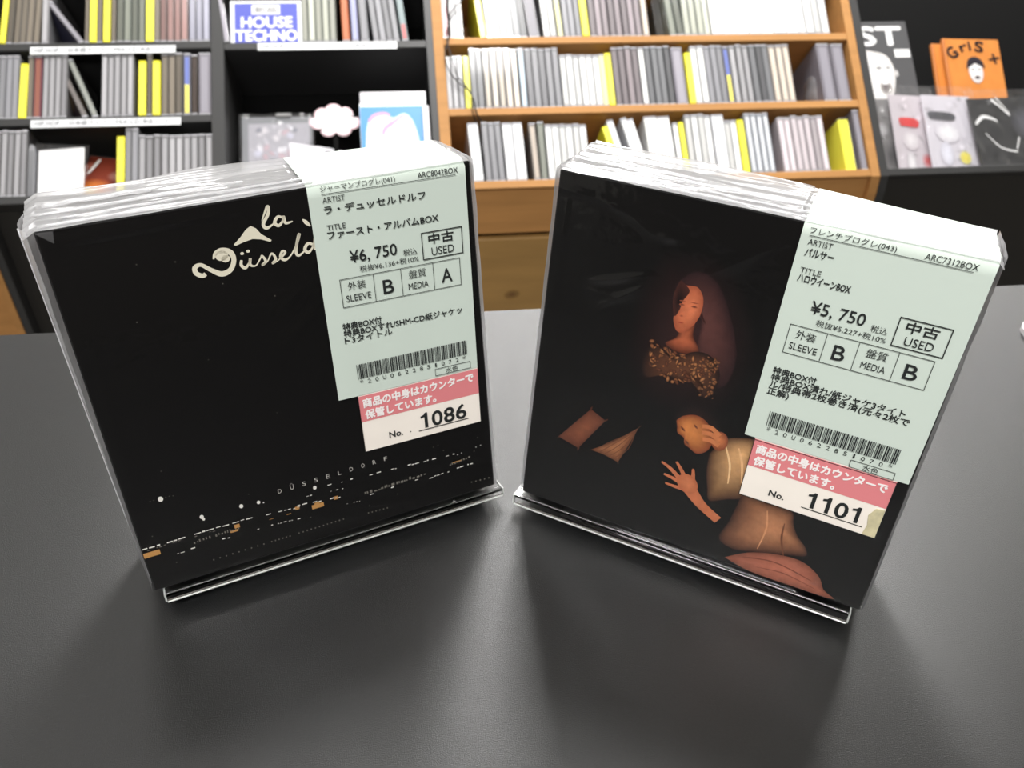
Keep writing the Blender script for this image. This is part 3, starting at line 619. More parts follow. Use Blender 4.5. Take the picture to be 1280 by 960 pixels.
# right display rack: magazine, booklets, bags
mg = slab('magazine', at(0.484, 0.104, 0.001, rx=-0.01), 0.168, 0.006, 0.386, mat('magazine_grey', rgb(84, 84, 86), 0.35, coat=0.3), 'tall dark grey magazine with white ST lettering and laughing face', 'magazine')
mb = MB(); vs, fs = text_geo('ST', 56, 152, 330, 44, 0.05); mb.add([(x/1000, -0.0006 - 1e-5*(i_//(len(vs)//7)), z/1000) for i_, (x, z) in enumerate(vs)], fs)
mb.box(0.130, 0.164, -0.0006, 0, 0.300, 0.319); l_ = mb.build('lettering', mat('magazine_white', rgb(236, 236, 236), 0.4), mg); l_['label'] = 'white masthead lettering and tag'
mb = MB()
def mf(y): return lambda x, z: ((x + 62)/1000, y, (z*0.98 + 66)/1000)
blob(mb, [(-6, 140), (34, 134), (52, 160), (60, 205), (50, 240), (26, 252), (-4, 246)], mf(-0.0008), (246, 244, 242), (214, 210, 208), power=4)
for k, (e_, a, b) in enumerate(((ell(26, 214, 7, 3.5), (60, 58, 60), (190, 188, 188)), (ell(46, 214, 5, 3), (80, 78, 78), (190, 188, 188)), (ell(34, 168, 13, 17), (96, 88, 88), (176, 170, 168)), (ell(34, 178, 9, 4), (250, 250, 250), (220, 220, 220)), (ell(40, 195, 3, 7), (196, 192, 190), (236, 234, 232)), (ell(63, 200, 4, 9), (228, 226, 224), (150, 148, 148)))):
    blob(mb, e_, mf(-0.0011 - 0.0001*k), a, b, rings=3)
mb.build('portrait_print', M_print, mg)
def booklet(M, label):
    b = slab('booklet', M, 0.124, 0.004, 0.150, mat('orange_booklet', rgb(214, 134, 62), 0.4, var=0.08, vscale=40, coat=0.3), label, 'booklet', 'orange booklets in the right display rack')
    mb = MB(); mb.box(-0.003, 0.003, -0.003, 0.006, 0.0, 0.149, 0, 0.0015); mb.build('folded_spine', mat('booklet_spine', rgb(196, 118, 54), 0.45), b)
    return b
b1 = booklet(at(0.704, 0.082, 0.178, ry=0.04), 'front orange booklet with hand-drawn name and face print')
b2 = booklet(at(0.686, 0.096, 0.1755, ry=0.05), 'rear orange booklet showing only its left edge behind the other')
mb = MB()
for ch_, x, y, rot, s in (('G', 14, 100, 0.6, 27), ('r', 37, 119, 0.3, 22), ('i', 55, 123, 0.1, 22), ('S', 66, 122, -0.2, 25), ('x', 95, 103, -0.6, 26)):
    vs, fs = text_geo(ch_, 0, s*(0.2 if ch_ == 'i' else 0.75), 0, s, 0.04)
    mb.add([((x + p*math.cos(rot) - q*math.sin(rot))/1000, -0.0009, (y + p*math.sin(rot) + q*math.cos(rot))/1000) for p, q in vs], fs)
mb.build('lettering', mat('booklet_ink', rgb(58, 52, 58), 0.5), b1)
mb = MB(); f = flat(-0.0009)
blob(mb, ell(62, 74, 16, 27), f, (244, 240, 238), (206, 200, 200), power=3)
blob(mb, [(42, 80), (47, 100), (62, 108), (78, 100), (83, 82), (76, 90), (62, 96), (50, 90)], flat(-0.0012), (40, 36, 44), (60, 54, 60), rings=2)
for e_ in (ell(56, 78, 3, 1.8), ell(69, 78, 3, 1.8), ell(63, 60, 6, 4)): blob(mb, e_, flat(-0.0013), (50, 46, 50), (120, 110, 110), rings=2)
mb.build('portrait_print', M_print, b1)
def bagged(u, w, W, H, rz, ry, base, prints, label, seed, cloudy=0.003):
    b = slab('bagged_goods', at(u, w, 0.001, rz=rz, ry=ry, rx=-0.04), W, 0.004, H*0.93, mat('bag_insert', rgb(*base), 0.4), label, 'goods', 'bagged goods in the right display rack')
    mb = MB()
    rq = random.Random(seed)
    for k in range(22):
        cx, cy = rq.uniform(10, W*1000-12), rq.uniform(8, H*900); s_ = rq.uniform(0.72, 1.22); a_ = tuple(min(250, int(q_*s_)) for q_ in base)
        blob(mb, ell(cx, cy, rq.uniform(3, 9), rq.uniform(3, 12), 7, rq.random()*3), flat(-0.0004 - 4e-6*k), a_, base, rings=2)
    for pts, a, c in prints: blob(mb, pts, flat(-0.0006 - 4e-7*len(mb.f)), a, c)
    mb.build('insert_print', M_print, b)
    mb = MB(); mb.grid(36, 36, lambda x, z: (-0.006 + (W+0.012)*x, -0.004 - 0.010*abs(noise.noise((x*5 + z*2, z*4, seed))) , (H+0.004)*z)); mb.build('clear_bag', M_goodsfilm, b, True)
    return b
bagged(0.496, 0.072, 0.082, 0.205, 0.02, 0, (120, 118, 118), [(ell(30, 120, 26, 20), (196, 194, 196), (120, 118, 118)), (ell(50, 60, 24, 34), (70, 68, 70), (120, 118, 118)), (ell(20, 40, 10, 30), (210, 208, 210), (110, 108, 108)), (ell(66, 96, 10, 8), (226, 226, 226), (120, 118, 118))],
       'bagged silver-grey goods at left end below the tall magazine', 1)
rd = [(16, 118), (52, 116), (52, 134), (16, 136)]
bagged(0.540, 0.052, 0.085, 0.203, 0.04, 0.06, (196, 188, 194), [(rd, (206, 60, 60), (206, 70, 70)), (ell(34, 86, 18, 22), (226, 222, 224), (196, 188, 194)), (ell(64, 42, 13, 16), (206, 74, 74), (196, 170, 176)), (ell(28, 36, 10, 26), (232, 230, 232), (190, 184, 190))],
       'bagged white goods with red word and red blot', 2)
bagged(0.600, 0.036, 0.105, 0.190, 0.03, 0.05, (206, 202, 210), [([(10, 122), (60, 120), (60, 136), (10, 138)], (70, 70, 74), (90, 90, 96)), (ell(44, 92, 26, 22), (238, 238, 240), (206, 202, 210)), (ell(72, 38, 12, 14), (232, 216, 80), (220, 212, 130)), (ell(34, 46, 14, 26), (226, 226, 238), (200, 198, 208))],
       'bagged white goods with dark word and yellow spot', 3)
bk = bagged(0.690, 0.018, 0.150, 0.166, -0.01, 0.0, (40, 40, 42), [(ell(112, 96, 34, 40), (92, 92, 100), (44, 44, 46))], 'bagged black garment with white outlined shape at the right edge', 4)
mb = MB(); f = flat(-0.0012)
for pts in ([(6, 96, 5), (24, 112, 8), (46, 106, 5), (52, 100, 3)], [(50, 150, 6), (70, 128, 4), (96, 92, 5), (88, 60, 3), (80, 40, 3)], [(22, 76, 2), (48, 44, 3), (80, 34, 4)], [(60, 154, 3), (76, 128, 2), (84, 112, 2)]): stroke(mb, pts, f)
mb.build('white_piping', mat('white_piping', rgb(236, 236, 236), 0.4), bk)
bagged(0.862, 0.03, 0.13, 0.17, 0.03, 0, (60, 58, 60), [(ell(40, 100, 20, 30), (120, 118, 120), (60, 58, 60))], 'bagged dark goods just beyond the right picture edge', 6)

# ---------------------------------------------------------------- white tray edge on the counter
mb = MB(); tp = [(0.055*math.copysign(abs(math.cos(t))**0.6, math.cos(t)), 0.0165*math.copysign(abs(math.sin(t))**0.75, math.sin(t))) for t in [2*math.pi*k/40 for k in range(40)]]
mb.prism(tp, 0.0, 0.0030, 'z'); mb.prism([(x*0.97, y*0.93) for x, y in tp], 0.0030, 0.0042, 'z')
o = mb.build('coin_tray', mat('white_plastic', rgb(232, 228, 230), 0.3, coat=0.3), None); o.matrix_world = Matrix.Translation((0.3405, 0.3985, 0.0)) @ Matrix.Rotation(0.12, 4, 'Z'); tag(o, 'white rounded plastic rim lying on counter at right picture edge', 'tray')

# ---------------------------------------------------------------- the two boxed albums on clear stands
C39 = {'0': 'nnnwwnwnn', '1': 'wnnwnnnnw', '2': 'nnwwnnnnw', '3': 'wnwwnnnnn', '4': 'nnnwwnnnw', '5': 'wnnwwnnnn', '6': 'nnwwwnnnn', '7': 'nnnwnnwnw', '8': 'wnnwnnwnn', '9': 'nnwwnnwnn', 'U': 'wwnnnnnnw', '*': 'nwnnwnwnn'}
HW, HH, DD = 0.0685, 0.1372, 0.032
def album(x, y, a, l, name_label, S):
    n = Vector((math.sin(a), -math.cos(a), 0)); nf = n*math.cos(l) + Vector((0, 0, math.sin(l)))
    ux = Vector((math.cos(a), math.sin(a), 0)); uz = Vector((0, 0, 1))*math.cos(l) - n*math.sin(l); uy = -nf
    M = Matrix(((ux.x, uy.x, uz.x, x), (ux.y, uy.y, uz.y, y), (ux.z, uy.z, uz.z, 0.0085), (0, 0, 0, 1)))
    # the stand: one bent clear sheet
    st = empty('acrylic_stand', M, S['stand_label'], 'stand', 'clear stands under the two boxes')
    lb = S['lb']; s0, s1 = -HW + S['stand_dx'], HW + S['stand_dx']
    mb = MB(); mb.prism([(-0.0030, -0.0006), (-0.0032, lb + 0.0006), (-0.0028, lb), (-0.0014, lb + 0.0003), (-0.0010, -0.0026), (0.0337, -0.0026), (0.0355, -0.0020), (0.0355, 0.074), (0.0333, 0.074), (0.0333, -0.0006), (-0.0010, -0.0007), (-0.0013, -0.0006)], s0 + 0.0006, s1 - 0.0006, 'x')
    mb.build('bent_sheet', M_acr, st)
    for sx in (s0, s1 - 0.0006):
        mb = MB(); mb.prism([(-0.0030, -0.0006), (-0.0032, lb + 0.0006), (-0.0028, lb), (-0.0014, lb + 0.0003), (-0.0010, -0.0026), (0.0337, -0.0026), (0.0355, -0.0020), (0.0355, 0.074), (0.0333, 0.074), (0.0333, -0.0006), (-0.0010, -0.0007), (-0.0013, -0.0006)], sx, sx + 0.0006, 'x'); mb.build('cut_edge', M_acre, st)
    mb = MB(); mb.box(s0 + 0.0006, s1 - 0.0006, -0.0034, -0.0026, lb - 0.0004, lb + 0.0003, 0, 0.0002); e_ = mb.build('rim_highlight', M_acre, st); e_['label'] = 'pale strip for the highlight along the lower edge'  # pale strip standing in for the highlight on the bent corner
    mb = MB(); mb.box(s0 + 0.02, s1 - 0.02, 0.004, 0.0062, -0.0074, -0.0026); mb.build('foot_strip', M_acr, st)
    # the box
    al = empty('boxed_album', M, name_label, 'box set', 'used box sets on the counter')
    mb = MB(); mb.box(-HW, HW, 0, DD, 0, HH, 0, 0.0005); body = mb.build('box_body', M_box, al)
    F = lambda off: (lambda u, v: (u/1000 - HW, -off, v/1000))
    S['art'](al, F)
    # bag: front pane with creases, sides, back
    def crease(u, v):
        h = 0
        for (x0, y0, x1, y1, A, s) in S['creases']:
            dx, dy = x1-x0, y1-y0; t = max(0, min(1, ((u-x0)*dx + (v-y0)*dy)/(dx*dx+dy*dy))); d2 = (u-x0-dx*t)**2 + (v-y0-dy*t)**2
            h += 1.8*A*math.exp(-d2/(s*s))*math.sin(math.pi*(0.08+0.84*t))
        return h
    mb = MB(); mb.grid(140, 140, lambda p, q: (-HW - 0.0005 + (2*HW+0.001)*p, -0.0008 - 0.001*crease(137*p, 138*q) - 0.00012*noise.noise((p*9, q*9, S['seed'])), 0.0002 + 0.1376*q))
    mb.build('bag_front', M_film, al, True)
    mb = MB()
    def sidef(sg, wid):
        def fn(p, q):      # p front to back, q bottom to top
            b = wid*(max(0, q-0.02)**0.8)*math.sin(math.pi*min(1, 0.10 + 0.8*(1-p)**1.6)) + 0.0004*noise.noise((p*4, q*12, sg*3))
            return (sg*(HW + 0.0006 + b), -0.0008 + (DD+0.0018)*p, 0.0002 + 0.1376*q)
        return fn
    mb.grid(14, 70, sidef(-1, S['lw'])); mb.grid(14, 70, sidef(1, S['rw'])); mb.grid(6, 10, lambda p, q: (-HW-0.0006 + (2*HW+0.0012)*p, DD+0.001, 0.0002+0.1376*q))
    mb.build('bag_sides', M_filmside, al, True)
    for sg, wd in ((-1, S['lw']), (1, S['rw'])):
        if wd < 0.002: continue
        mb = MB(); mb.tube([(sg*(HW + 0.0007 + wd*(max(0, q/30-0.02)**0.8)*0.9), -0.0003 + 0.006*(wd > 0.002), 0.1376*q/30) for q in range(31)], 0.00022, 5)
        mb.build('bag_seam', M_filmside, al, True)
    def topz(p, q):        # p across, q front to back
        u = p*137; d = q*34
        puff = (S['puff'][0]*(1-p) + S['puff'][1]*p + S['puff'][2]*math.sin(math.pi*p))*q**1.2
        r1 = abs(noise.noise((u*0.012 + S['seed'], d*0.17 + u*S['slant'], 2)))
        r2 = abs(noise.noise((u*0.03 + S['seed'], d*0.5 - u*S['slant']*1.5, 7)))
        endk = 1 + 1.6*math.exp(-(p*137/14)**2) + 1.2*math.exp(-((1-p)*137/12)**2)
        under = 0.35 if S['lab_u'][0] - 1 < u < S['lab_u'][1] + 1 else 1.0
        cr = (0.0019*(0.45 - r1) + 0.0003*(0.4 - r2)) * min(1, q*6) * under * (0.7 + 0.3*endk)
        return 0.1376 + puff + max(cr, -0.0003)
    def topf(p, q):
        over = 0.0006 + S['lw']*0.9*(1-p)**12 + S['rw']*p**12
        return (-HW + 2*HW*p + (-S['lw']*0.8 if p < 0.001 else 0) + (S['rw'] if p > 0.999 else 0), -0.0010 + 0.0345*q + 0.0008*noise.noise((p*11, q, 9)), topz(p, q) - (0.002 if p < 0.001 or p > 0.999 else 0))
    mb = MB(); mb.grid(220, 52, topf); mb.build('folded_bag_top', M_filmtop, al, True)
    mb = MB()              # creased film edges lying along the top front edge
    for k, (x0, x1, yy, zz, r) in enumerate(S['ridges']):
        pts = [(-HW + 2*HW*(x0 + (x1-x0)*t/16), yy + 0.0006*noise.noise((t*0.35, k, 3)), zz + 0.0005*noise.noise((t*0.3, k, 8))) for t in range(17)]
        mb.tube(pts, r, 6)
    mb.build('film_fold', M_filmtop, al, True)
    # small triangular fold at the corner
    if S.get('tri'):
        mb = MB(); P = S['tri']; mb.add([(u/1000-HW, yy, v/1000) for u, yy, v in P], [(0, 1, 2)]); mb.add([(u/1000-HW, yy-0.0003, v/1000) for u, yy, v in P], [(0, 2, 1)]); mb.build('corner_fold', M_goodsfilm, al)
    # price label: front leaf running over the top edge
    ox, oy, rot = S['lab']; cr_, sr_ = math.cos(rot), math.sin(rot)
    def lab(px, py): return (ox + px*cr_ - py*sr_*1.0 - 0*py, oy - py*cr_ - px*sr_)
    def lab(px, py): return (ox + px*cr_ - py*sr_, oy - px*sr_ - py*cr_)
    LW = 55.0; PB = 78.6; off = 0.00125
    def lp(px, py, o_): 
        u, v = lab(px, py); return (u/1000 - HW, -o_, v/1000)
    mb = MB()
    rows_ = []
    for k in range(20): py = PB*(1 - k/19.0); rows_.append([(lp(LW*j/24, py + (0.6 if k == 19 else 0), off + (0.00008*math.sin(j*0.7)*(1-k/19)))) for j in range(25)])
    for k in range(1, 15):
        q = k/14.0; rr_ = []
        for j in range(25):
            u, v = lab(LW*j/24, 0); rr_.append((u/1000 - HW - 0.00002*k, -0.0010 + 0.0325*q, topz(min(1, max(0, u/137)), q) + 0.0006 + (0.0000 if k > 1 else -0.0001)))
        rows_.append(rr_)
    vs = [p for r_ in rows_ for p in r_]; mb.add(vs, [(j*25+i, j*25+i+1, (j+1)*25+i+1, (j+1)*25+i) for j in range(len(rows_)-1) for i in range(24)])
    pl = mb.build('price_label', M_paper, al, True); pl['label'] = 'mint green price label wrapping over the top edge'
    ti = MB(); dx, dy = S['shift']
    def T(body, x0, x1, y, h, b=0.0):
        vs, fs = text_geo(body, x0 + dx, x1 + dx, 0, h, b); K_ = len(vs)//7 if b else len(vs); ti.add([lp(p, y + dy - q, off + 0.00045 + 4e-6*(i_//K_)) for i_, (p, q) in enumerate(vs)], fs)
    def bar(x0, y0, x1, y1): ti.add([lp(x0+dx, y1+dy, off+0.00045), lp(x1+dx, y1+dy, off+0.00045), lp(x1+dx, y0+dy, off+0.00045), lp(x0+dx, y0+dy, off+0.00045)], [(0, 1, 2, 3)])
    def frame(x0, y0, x1, y1, t): bar(x0, y0, x1, y0+t); bar(x0, y1-t, x1, y1); bar(x0, y0, x0+t, y1); bar(x1-t, y0, x1, y1)
    t_ = S['text']
    T(t_['genre'], 4.2, 29.5, 2.2, 2.1); T(t_['code'], 37.5, 52.1, 2.3, 2.0); bar(4.4, 2.85, 51.2, 3.05)
    T('ARTIST', 4.5, 11.9, 5.8, 1.9); T(t_['artist'][0], 4.5, t_['artist'][1], 9.6, 2.8, 0.02)
    T('TITLE', 4.6, 11.0, 15.1, 1.9); T(t_['title'][0], 4.5, t_['title'][1], 18.2, 2.9, 0.02)
    T(t_['price'], 11.0, 27.6, 27.4, 4.2, 0.012); T('税込', 29.8, 34.8, 28.5, 2.4); T(t_['net'], 13.8, 35.2, 31.3, 2.2)
    frame(36.8, 21.3, 52.2, 31.3, 0.35); T('中古', 39.4, 48.8, 25.8, 3.7, 0.02); T('USED', 40.2, 48.7, 30.1, 3.0)
    frame(6.3, 32.7, 50.6, 43.2, 0.22)
    for xx in (18.2, 28.2, 40.2): bar(xx - 0.1, 32.7, xx + 0.1, 43.2)
    T('外装', 8.9, 15.2, 37.2, 3.1); T('SLEEVE', 7.8, 16.7, 41.3, 2.5); T(t_['g1'], 21.3, 25.1, 41.0, 5.4, 0.012)
    T('盤質', 31.0, 37.4, 37.2, 3.1); T('MEDIA', 30.5, 38.0, 41.3, 2.5); T(t_['g2'], 43.2, 47.2, 41.0, 5.4, 0.012)
    yy = 51.6
    for body, xe in t_['notes']: T(body, 5.2, xe, yy, 2.7, 0.02); yy += 2.65
    code = '*' + t_['num'] + '*'; units = len(code)*13 + (len(code)-1); wide = 2.2; tot = len(code)*(6 + 3*wide) + (len(code)-1); sc = (50.9-8.0)/tot; xx = 8.0
    for ch_ in code:
        for k, e_ in enumerate(C39[ch_]):
            w_ = (wide if e_ == 'w' else 1)*sc
            if k % 2 == 0: bar(xx, 65.8, xx + w_, 71.7)
            xx += w_
        xx += sc
    for k, ch_ in enumerate(code):
        cx = 9.2 + (49.6-9.2)*k/(len(code)-1); T(ch_, cx - (0.6 if ch_ != '1' else 0.3), cx + (0.6 if ch_ != '1' else 0.3), 74.0 if ch_ != '*' else 74.4, 1.7 if ch_ != '*' else 2.4)
    frame(37.5, 74.8, 52.0, 77.8, 0.2); T('水色', 41.8, 46.8, 77.5, 2.3)
    ti.build('lettering', M_ink, pl)
    # counter notice below it
    nx, ny = S['nshift']; o2 = off - 0.0002
    def rect(mb_, x0, y0, x1, y1, o_): mb_.add([lp(x0, y1, o_), lp(x1, y1, o_), lp(x1, y0, o_), lp(x0, y0, o_)], [(0, 1, 2, 3)])
    mb = MB(); mb.grid(12, 6, lambda p, q: lp(7.2+nx + 47.8*p, 103+ny - 25.5*q, o2)); nl = mb.build('counter_notice', M_cream, al, True); nl['label'] = 'pink and cream notice with a bold storage number'
    mb = MB(); rect(mb, 7.2+nx, 79.1, 55.0+nx, 90.0+ny, o2 + 0.0001); bp_ = mb.build('pink_band', M_pink, nl)
    mb = MB()
    def T2(m_, body, x0, x1, y, h, b, o_=o2+0.00032):
        vs, fs = text_geo(body, x0+nx, x1+nx, 0, h, b); K_ = len(vs)//7 if b else len(vs); m_.add([lp(p, y+ny - q, o_ + 4e-6*(i_//K_)) for i_, (p, q) in enumerate(vs)], fs)
    T2(mb, '商品の中身はカウンターで', 8.7, 52.9, 84.0, 3.7, 0.045); T2(mb, '保管しています。', 9.0, 37.0, 88.9, 3.7, 0.045)
    wl = mb.build('lettering', M_whiteink, nl); wl['label'] = 'white lettering'
    mb = MB(); T2(mb, 'No.', 17.1, 22.4, 99.6, 2.7, 0.03)
    for k, ch_ in enumerate(t_['store']):
        xa = 29.7 + 5.0*k
        if ch_ == '1':
            P_ = [(xa+1.9, 0), (xa+3.2, 0), (xa+3.2, 6.7), (xa+2.2, 6.7), (xa+1.7, 5.9), (xa+0.4, 5.5), (xa+0.4, 4.6), (xa+1.9, 4.9)]
            mb.add([lp(p+nx, 99.2+ny-q, o2+0.00032) for p, q in P_], [tuple(range(8))])
        else: T2(mb, ch_, xa, xa+4.2, 99.2, 6.6, 0.025)
    rect(mb, 28.9+nx, 99.75+ny, 49.8+nx, 100.1+ny, o2+0.00032)
    if S['dot']: rect(mb, 25.4+nx, 99.0, 25.8+nx, 99.4, o2+0.0003)
    for e_ in S['outline']: rect(mb, *e_, o2+0.0003)
    bl = mb.build('lettering', M_ink, nl); bl['label'] = 'black lettering'
    if S.get('stain'):
        mb = MB(); mb.prism(S['stain'], o2+0.00012, o2+0.00030, 'y', f=lambda p, q, a: lp(p, q, a)); mb.build('tape_patch', M_stain, nl)
    return al

def art_left(al, F):
    mb = MB(); f = F(0.0003)
    for s in ([(64.0,129.0,.3),(66.6,133.4,.9),(66.4,131,1.0),(64.3,128.0,1.1),(65.2,126.5,1.0),(67.9,127.7,.4)], [(70.7,129.0,.7),(69.2,129.5,.9),(67.9,127.8,1.1),(69.0,126.6,1.0),(70.6,128.0,.7),(71.0,129.3,.9),(71.3,127.1,1.0),(73.6,127.2,.4)],
              [(76.9,127.3,.3),(77.8,126.1,1.3),(79.0,124.6,.5)],
              [(43.6,115.3,1.3),(42.4,114.9,1.5),(40.8,116.2,1.5),(40.9,118.0,1.5),(42.8,118.5,1.2),(45.4,116.3,1.4),(48.4,114.3,1.8),(51.4,115.2,1.6),(53.0,118.2,1.5),(52.4,120.8,1.8),(50.0,121.9,1.8),(47.9,121.3,1.2),(46.9,119.6,.5)],
              [(55.3,117.6,.8),(54.9,115.9,1.0),(56.0,114.8,1.0),(57.5,116.2,.7),(58.1,117.6,.9),(57.7,115.5,.9),(59.4,114.9,.5),(61.4,117.2,.5),(61.9,117.7,.7),(62.7,115.8,.9),(61.4,114.6,.8),(63.2,115.5,.4),(65.1,117.9,.7),(66.0,115.8,.9),(64.8,114.6,.8),(66.6,115.1,.4)],
              [(66.6,115.1,.4),(69.3,117.2,.8),(68.6,118.0,.8),(67.7,116.2,1.0),(68.9,114.9,.9),(71.0,116.0,.5),(73.6,119.4,.7),(75.0,122.6,.9),(74.3,121.4,.9),(72.9,117.0,1.0),(73.6,115.5,.9),(75.6,116.6,.5)],
              [(78.7,118.4,.8),(77.2,118.9,1.0),(75.9,117.2,1.1),(76.9,115.9,1.0),(78.8,117.8,.6),(80.4,122.3,.9),(79.2,117.6,1.0),(80.0,116.4,.8),(81.5,117.2,.4)]):
        stroke(mb, s, f)
    for cx, cy, r in ((55.9, 119.7, .6), (57.9, 120.1, .6), (49.6, 120.2, 2.0), (50.6, 119.0, 1.4)): 
        e_ = ell(cx, cy, r, r*0.85, 12); mb.add([f(*p) for p in e_], [tuple(range(12))])
    hat = [(53.9,123.0),(56.4,125.0),(58.6,127.2),(60.3,128.1),(61.8,127.0),(63.0,124.9),(65.9,122.3),(65.4,121.8),(62.6,123.2),(60.0,123.8),(57.2,123.3),(54.6,122.6)]
    mb.add([f(*p) for p in hat], [tuple(range(len(hat)))])
    o = mb.build('title_lettering', M_logo, al); o['label'] = 'cream brush-script band name'
    mb = MB(); s = 'DÜSSELDORF'
    for k, ch_ in enumerate(s):
        x = 50.3 + (91.6-50.3)*k/9; vs, fs = text_geo(ch_, x, x+1.3, 26.6 + 0.10*k, 1.9 if ch_ != 'Ü' else 2.3, 0.0); mb.add([f(*p) for p in vs], fs)
    o = mb.build('city_name_lettering', mat('pale_grey_print', rgb(190, 186, 180), 0.5), al); o['label'] = 'small spaced grey lettering'
    R_ = random.Random(11); w = MB(); a = MB(); d = MB()
    def dash(m, x, y, l, h, sl=0.0): m.add([f(x, y), f(x+l, y+sl*l), f(x+l, y+h+sl*l), f(x, y+h)], [(0, 1, 2, 3)])
    def run(m, x0, y0, x1, y1, dens, l0, l1, h0, h1):
        x = x0
        while x < x1:
            l = R_.uniform(l0, l1); y = y0 + (y1-y0)*(x-x0)/(x1-x0) + R_.uniform(-.2, .2)
            if R_.random() < dens: dash(m, x, y, l, R_.uniform(h0, h1))
            x += l + R_.uniform(.25, .9)
    run(w, 0.6, 19.4, 31.5, 19.4, .95, .9, 2.6, .3, .65); run(d, 2, 18.6, 30, 18.6, .5, .4, 1.4, .2, .4)
    run(w, 32, 19.6, 56, 17.9, .75, .7, 2.4, .2, .45); run(w, 56, 18.6, 74, 16.8, .8, .7, 2, .25, .5)
    run(w, 11, 13.5, 30, 13.8, .45, .4, 1.8, .2, .5); run(d, 17.5, 15.8, 34, 16.3, .95, .25, .7, .7, 1.3); run(w, 40, 13.6, 56, 12.8, .55, .4, 1.2, .2, .4)
    run(w, 68.6, 23.9, 123, 21, .55, .4, 1.8, .2, .5); run(d, 82, 14.9, 107, 15.6, .95, .3, 1.2, .4, 1.4); run(w, 84, 14.0, 104, 14.4, .5, .5, 1.5, .25, .5)
    run(w, 108.8, 13.2, 127.4, 14.3, .6, .5, 1.6, .3, .6); run(w, 120, 20.2, 134, 22, .3, .3, .8, .2, .4); run(d, 118, 16.4, 127, 17.4, .9, .3, .9, .5, 1.1)
    run(a, 45, 16.4, 56, 16.0, .8, 1.2, 2.4, .2, .4); run(w, 60, 21.6, 80, 19.8, .4, .3, 1.0, .2, .4); run(w, 72, 13.0, 80, 12.4, .4, .3, .8, .2, .3)
    for x, y, r in ((11.2, 38.1, 1.1), (22.5, 26.1, .9), (36.5, 25.8, .9), (42.7, 25.3, .8), (63.7, 24.6, .85), (22.9, 24.9, .6), (44.4, 24.6, .35)):
        e_ = ell(x, y, r*.8, r, 10); w.add([f(*p) for p in e_], [tuple(range(10))])
        if y > 30:
            for q in (-3.4, -2.2, 1.8, 3.0, 4.2): e_ = ell(x+q, y+R_.uniform(-.3, .3), .22, .22, 6); d.add([f(*p) for p in e_], [tuple(range(6))])
    for x, y, l, h in ((0.3, 15.6, 5.6, 2.2), (32.4, 17.0, 1.9, 1.6), (55.0, 17.2, 1.6, 1.4), (61.2, 15.2, 4.6, 1.9), (62.4, 17.0, 2.0, .9), (70.0, 16.6, 1.6, 1.5), (30.6, 15.6, 2.8, .9), (119.4, 17.2, 3.6, .5)): dash(a, x, y, l, h)
    for x, y in ((24.5, 122.4), (35.6, 121), (63.4, 103.3), (56, 60), (38, 86), (20, 104), (14, 49), (48, 111), (60, 12), (95, 10.5), (83, 9), (116, 24.5), (129, 20), (131, 26), (112, 27.4), (114, 27.6), (10, 10), (40, 30), (5, 24)):
        e_ = ell(x, y, .22, .22, 6); d.add([f(*p) for p in e_], [tuple(range(6))])
    for x0, y0, x1, y1, n_ in ((22.4, 6.2, 41, 6.3, 9), (44, 6.3, 51, 6.3, 6), (54.5, 6.4, 72.1, 6.5, 12), (82.2, 5.8, 90, 5.4, 6), (126.7, 5.3, 134.5, 4.8, 5)):
        for k in range(n_): e_ = ell(x0+(x1-x0)*k/(n_-1), y0+(y1-y0)*k/(n_-1), .28, .38, 6); d.add([f(*p) for p in e_], [tuple(range(6))])
    w.build('city_lights', M_light, al); a.build('amber_lights', M_amber, al); d.build('dim_lights', M_dim, al)

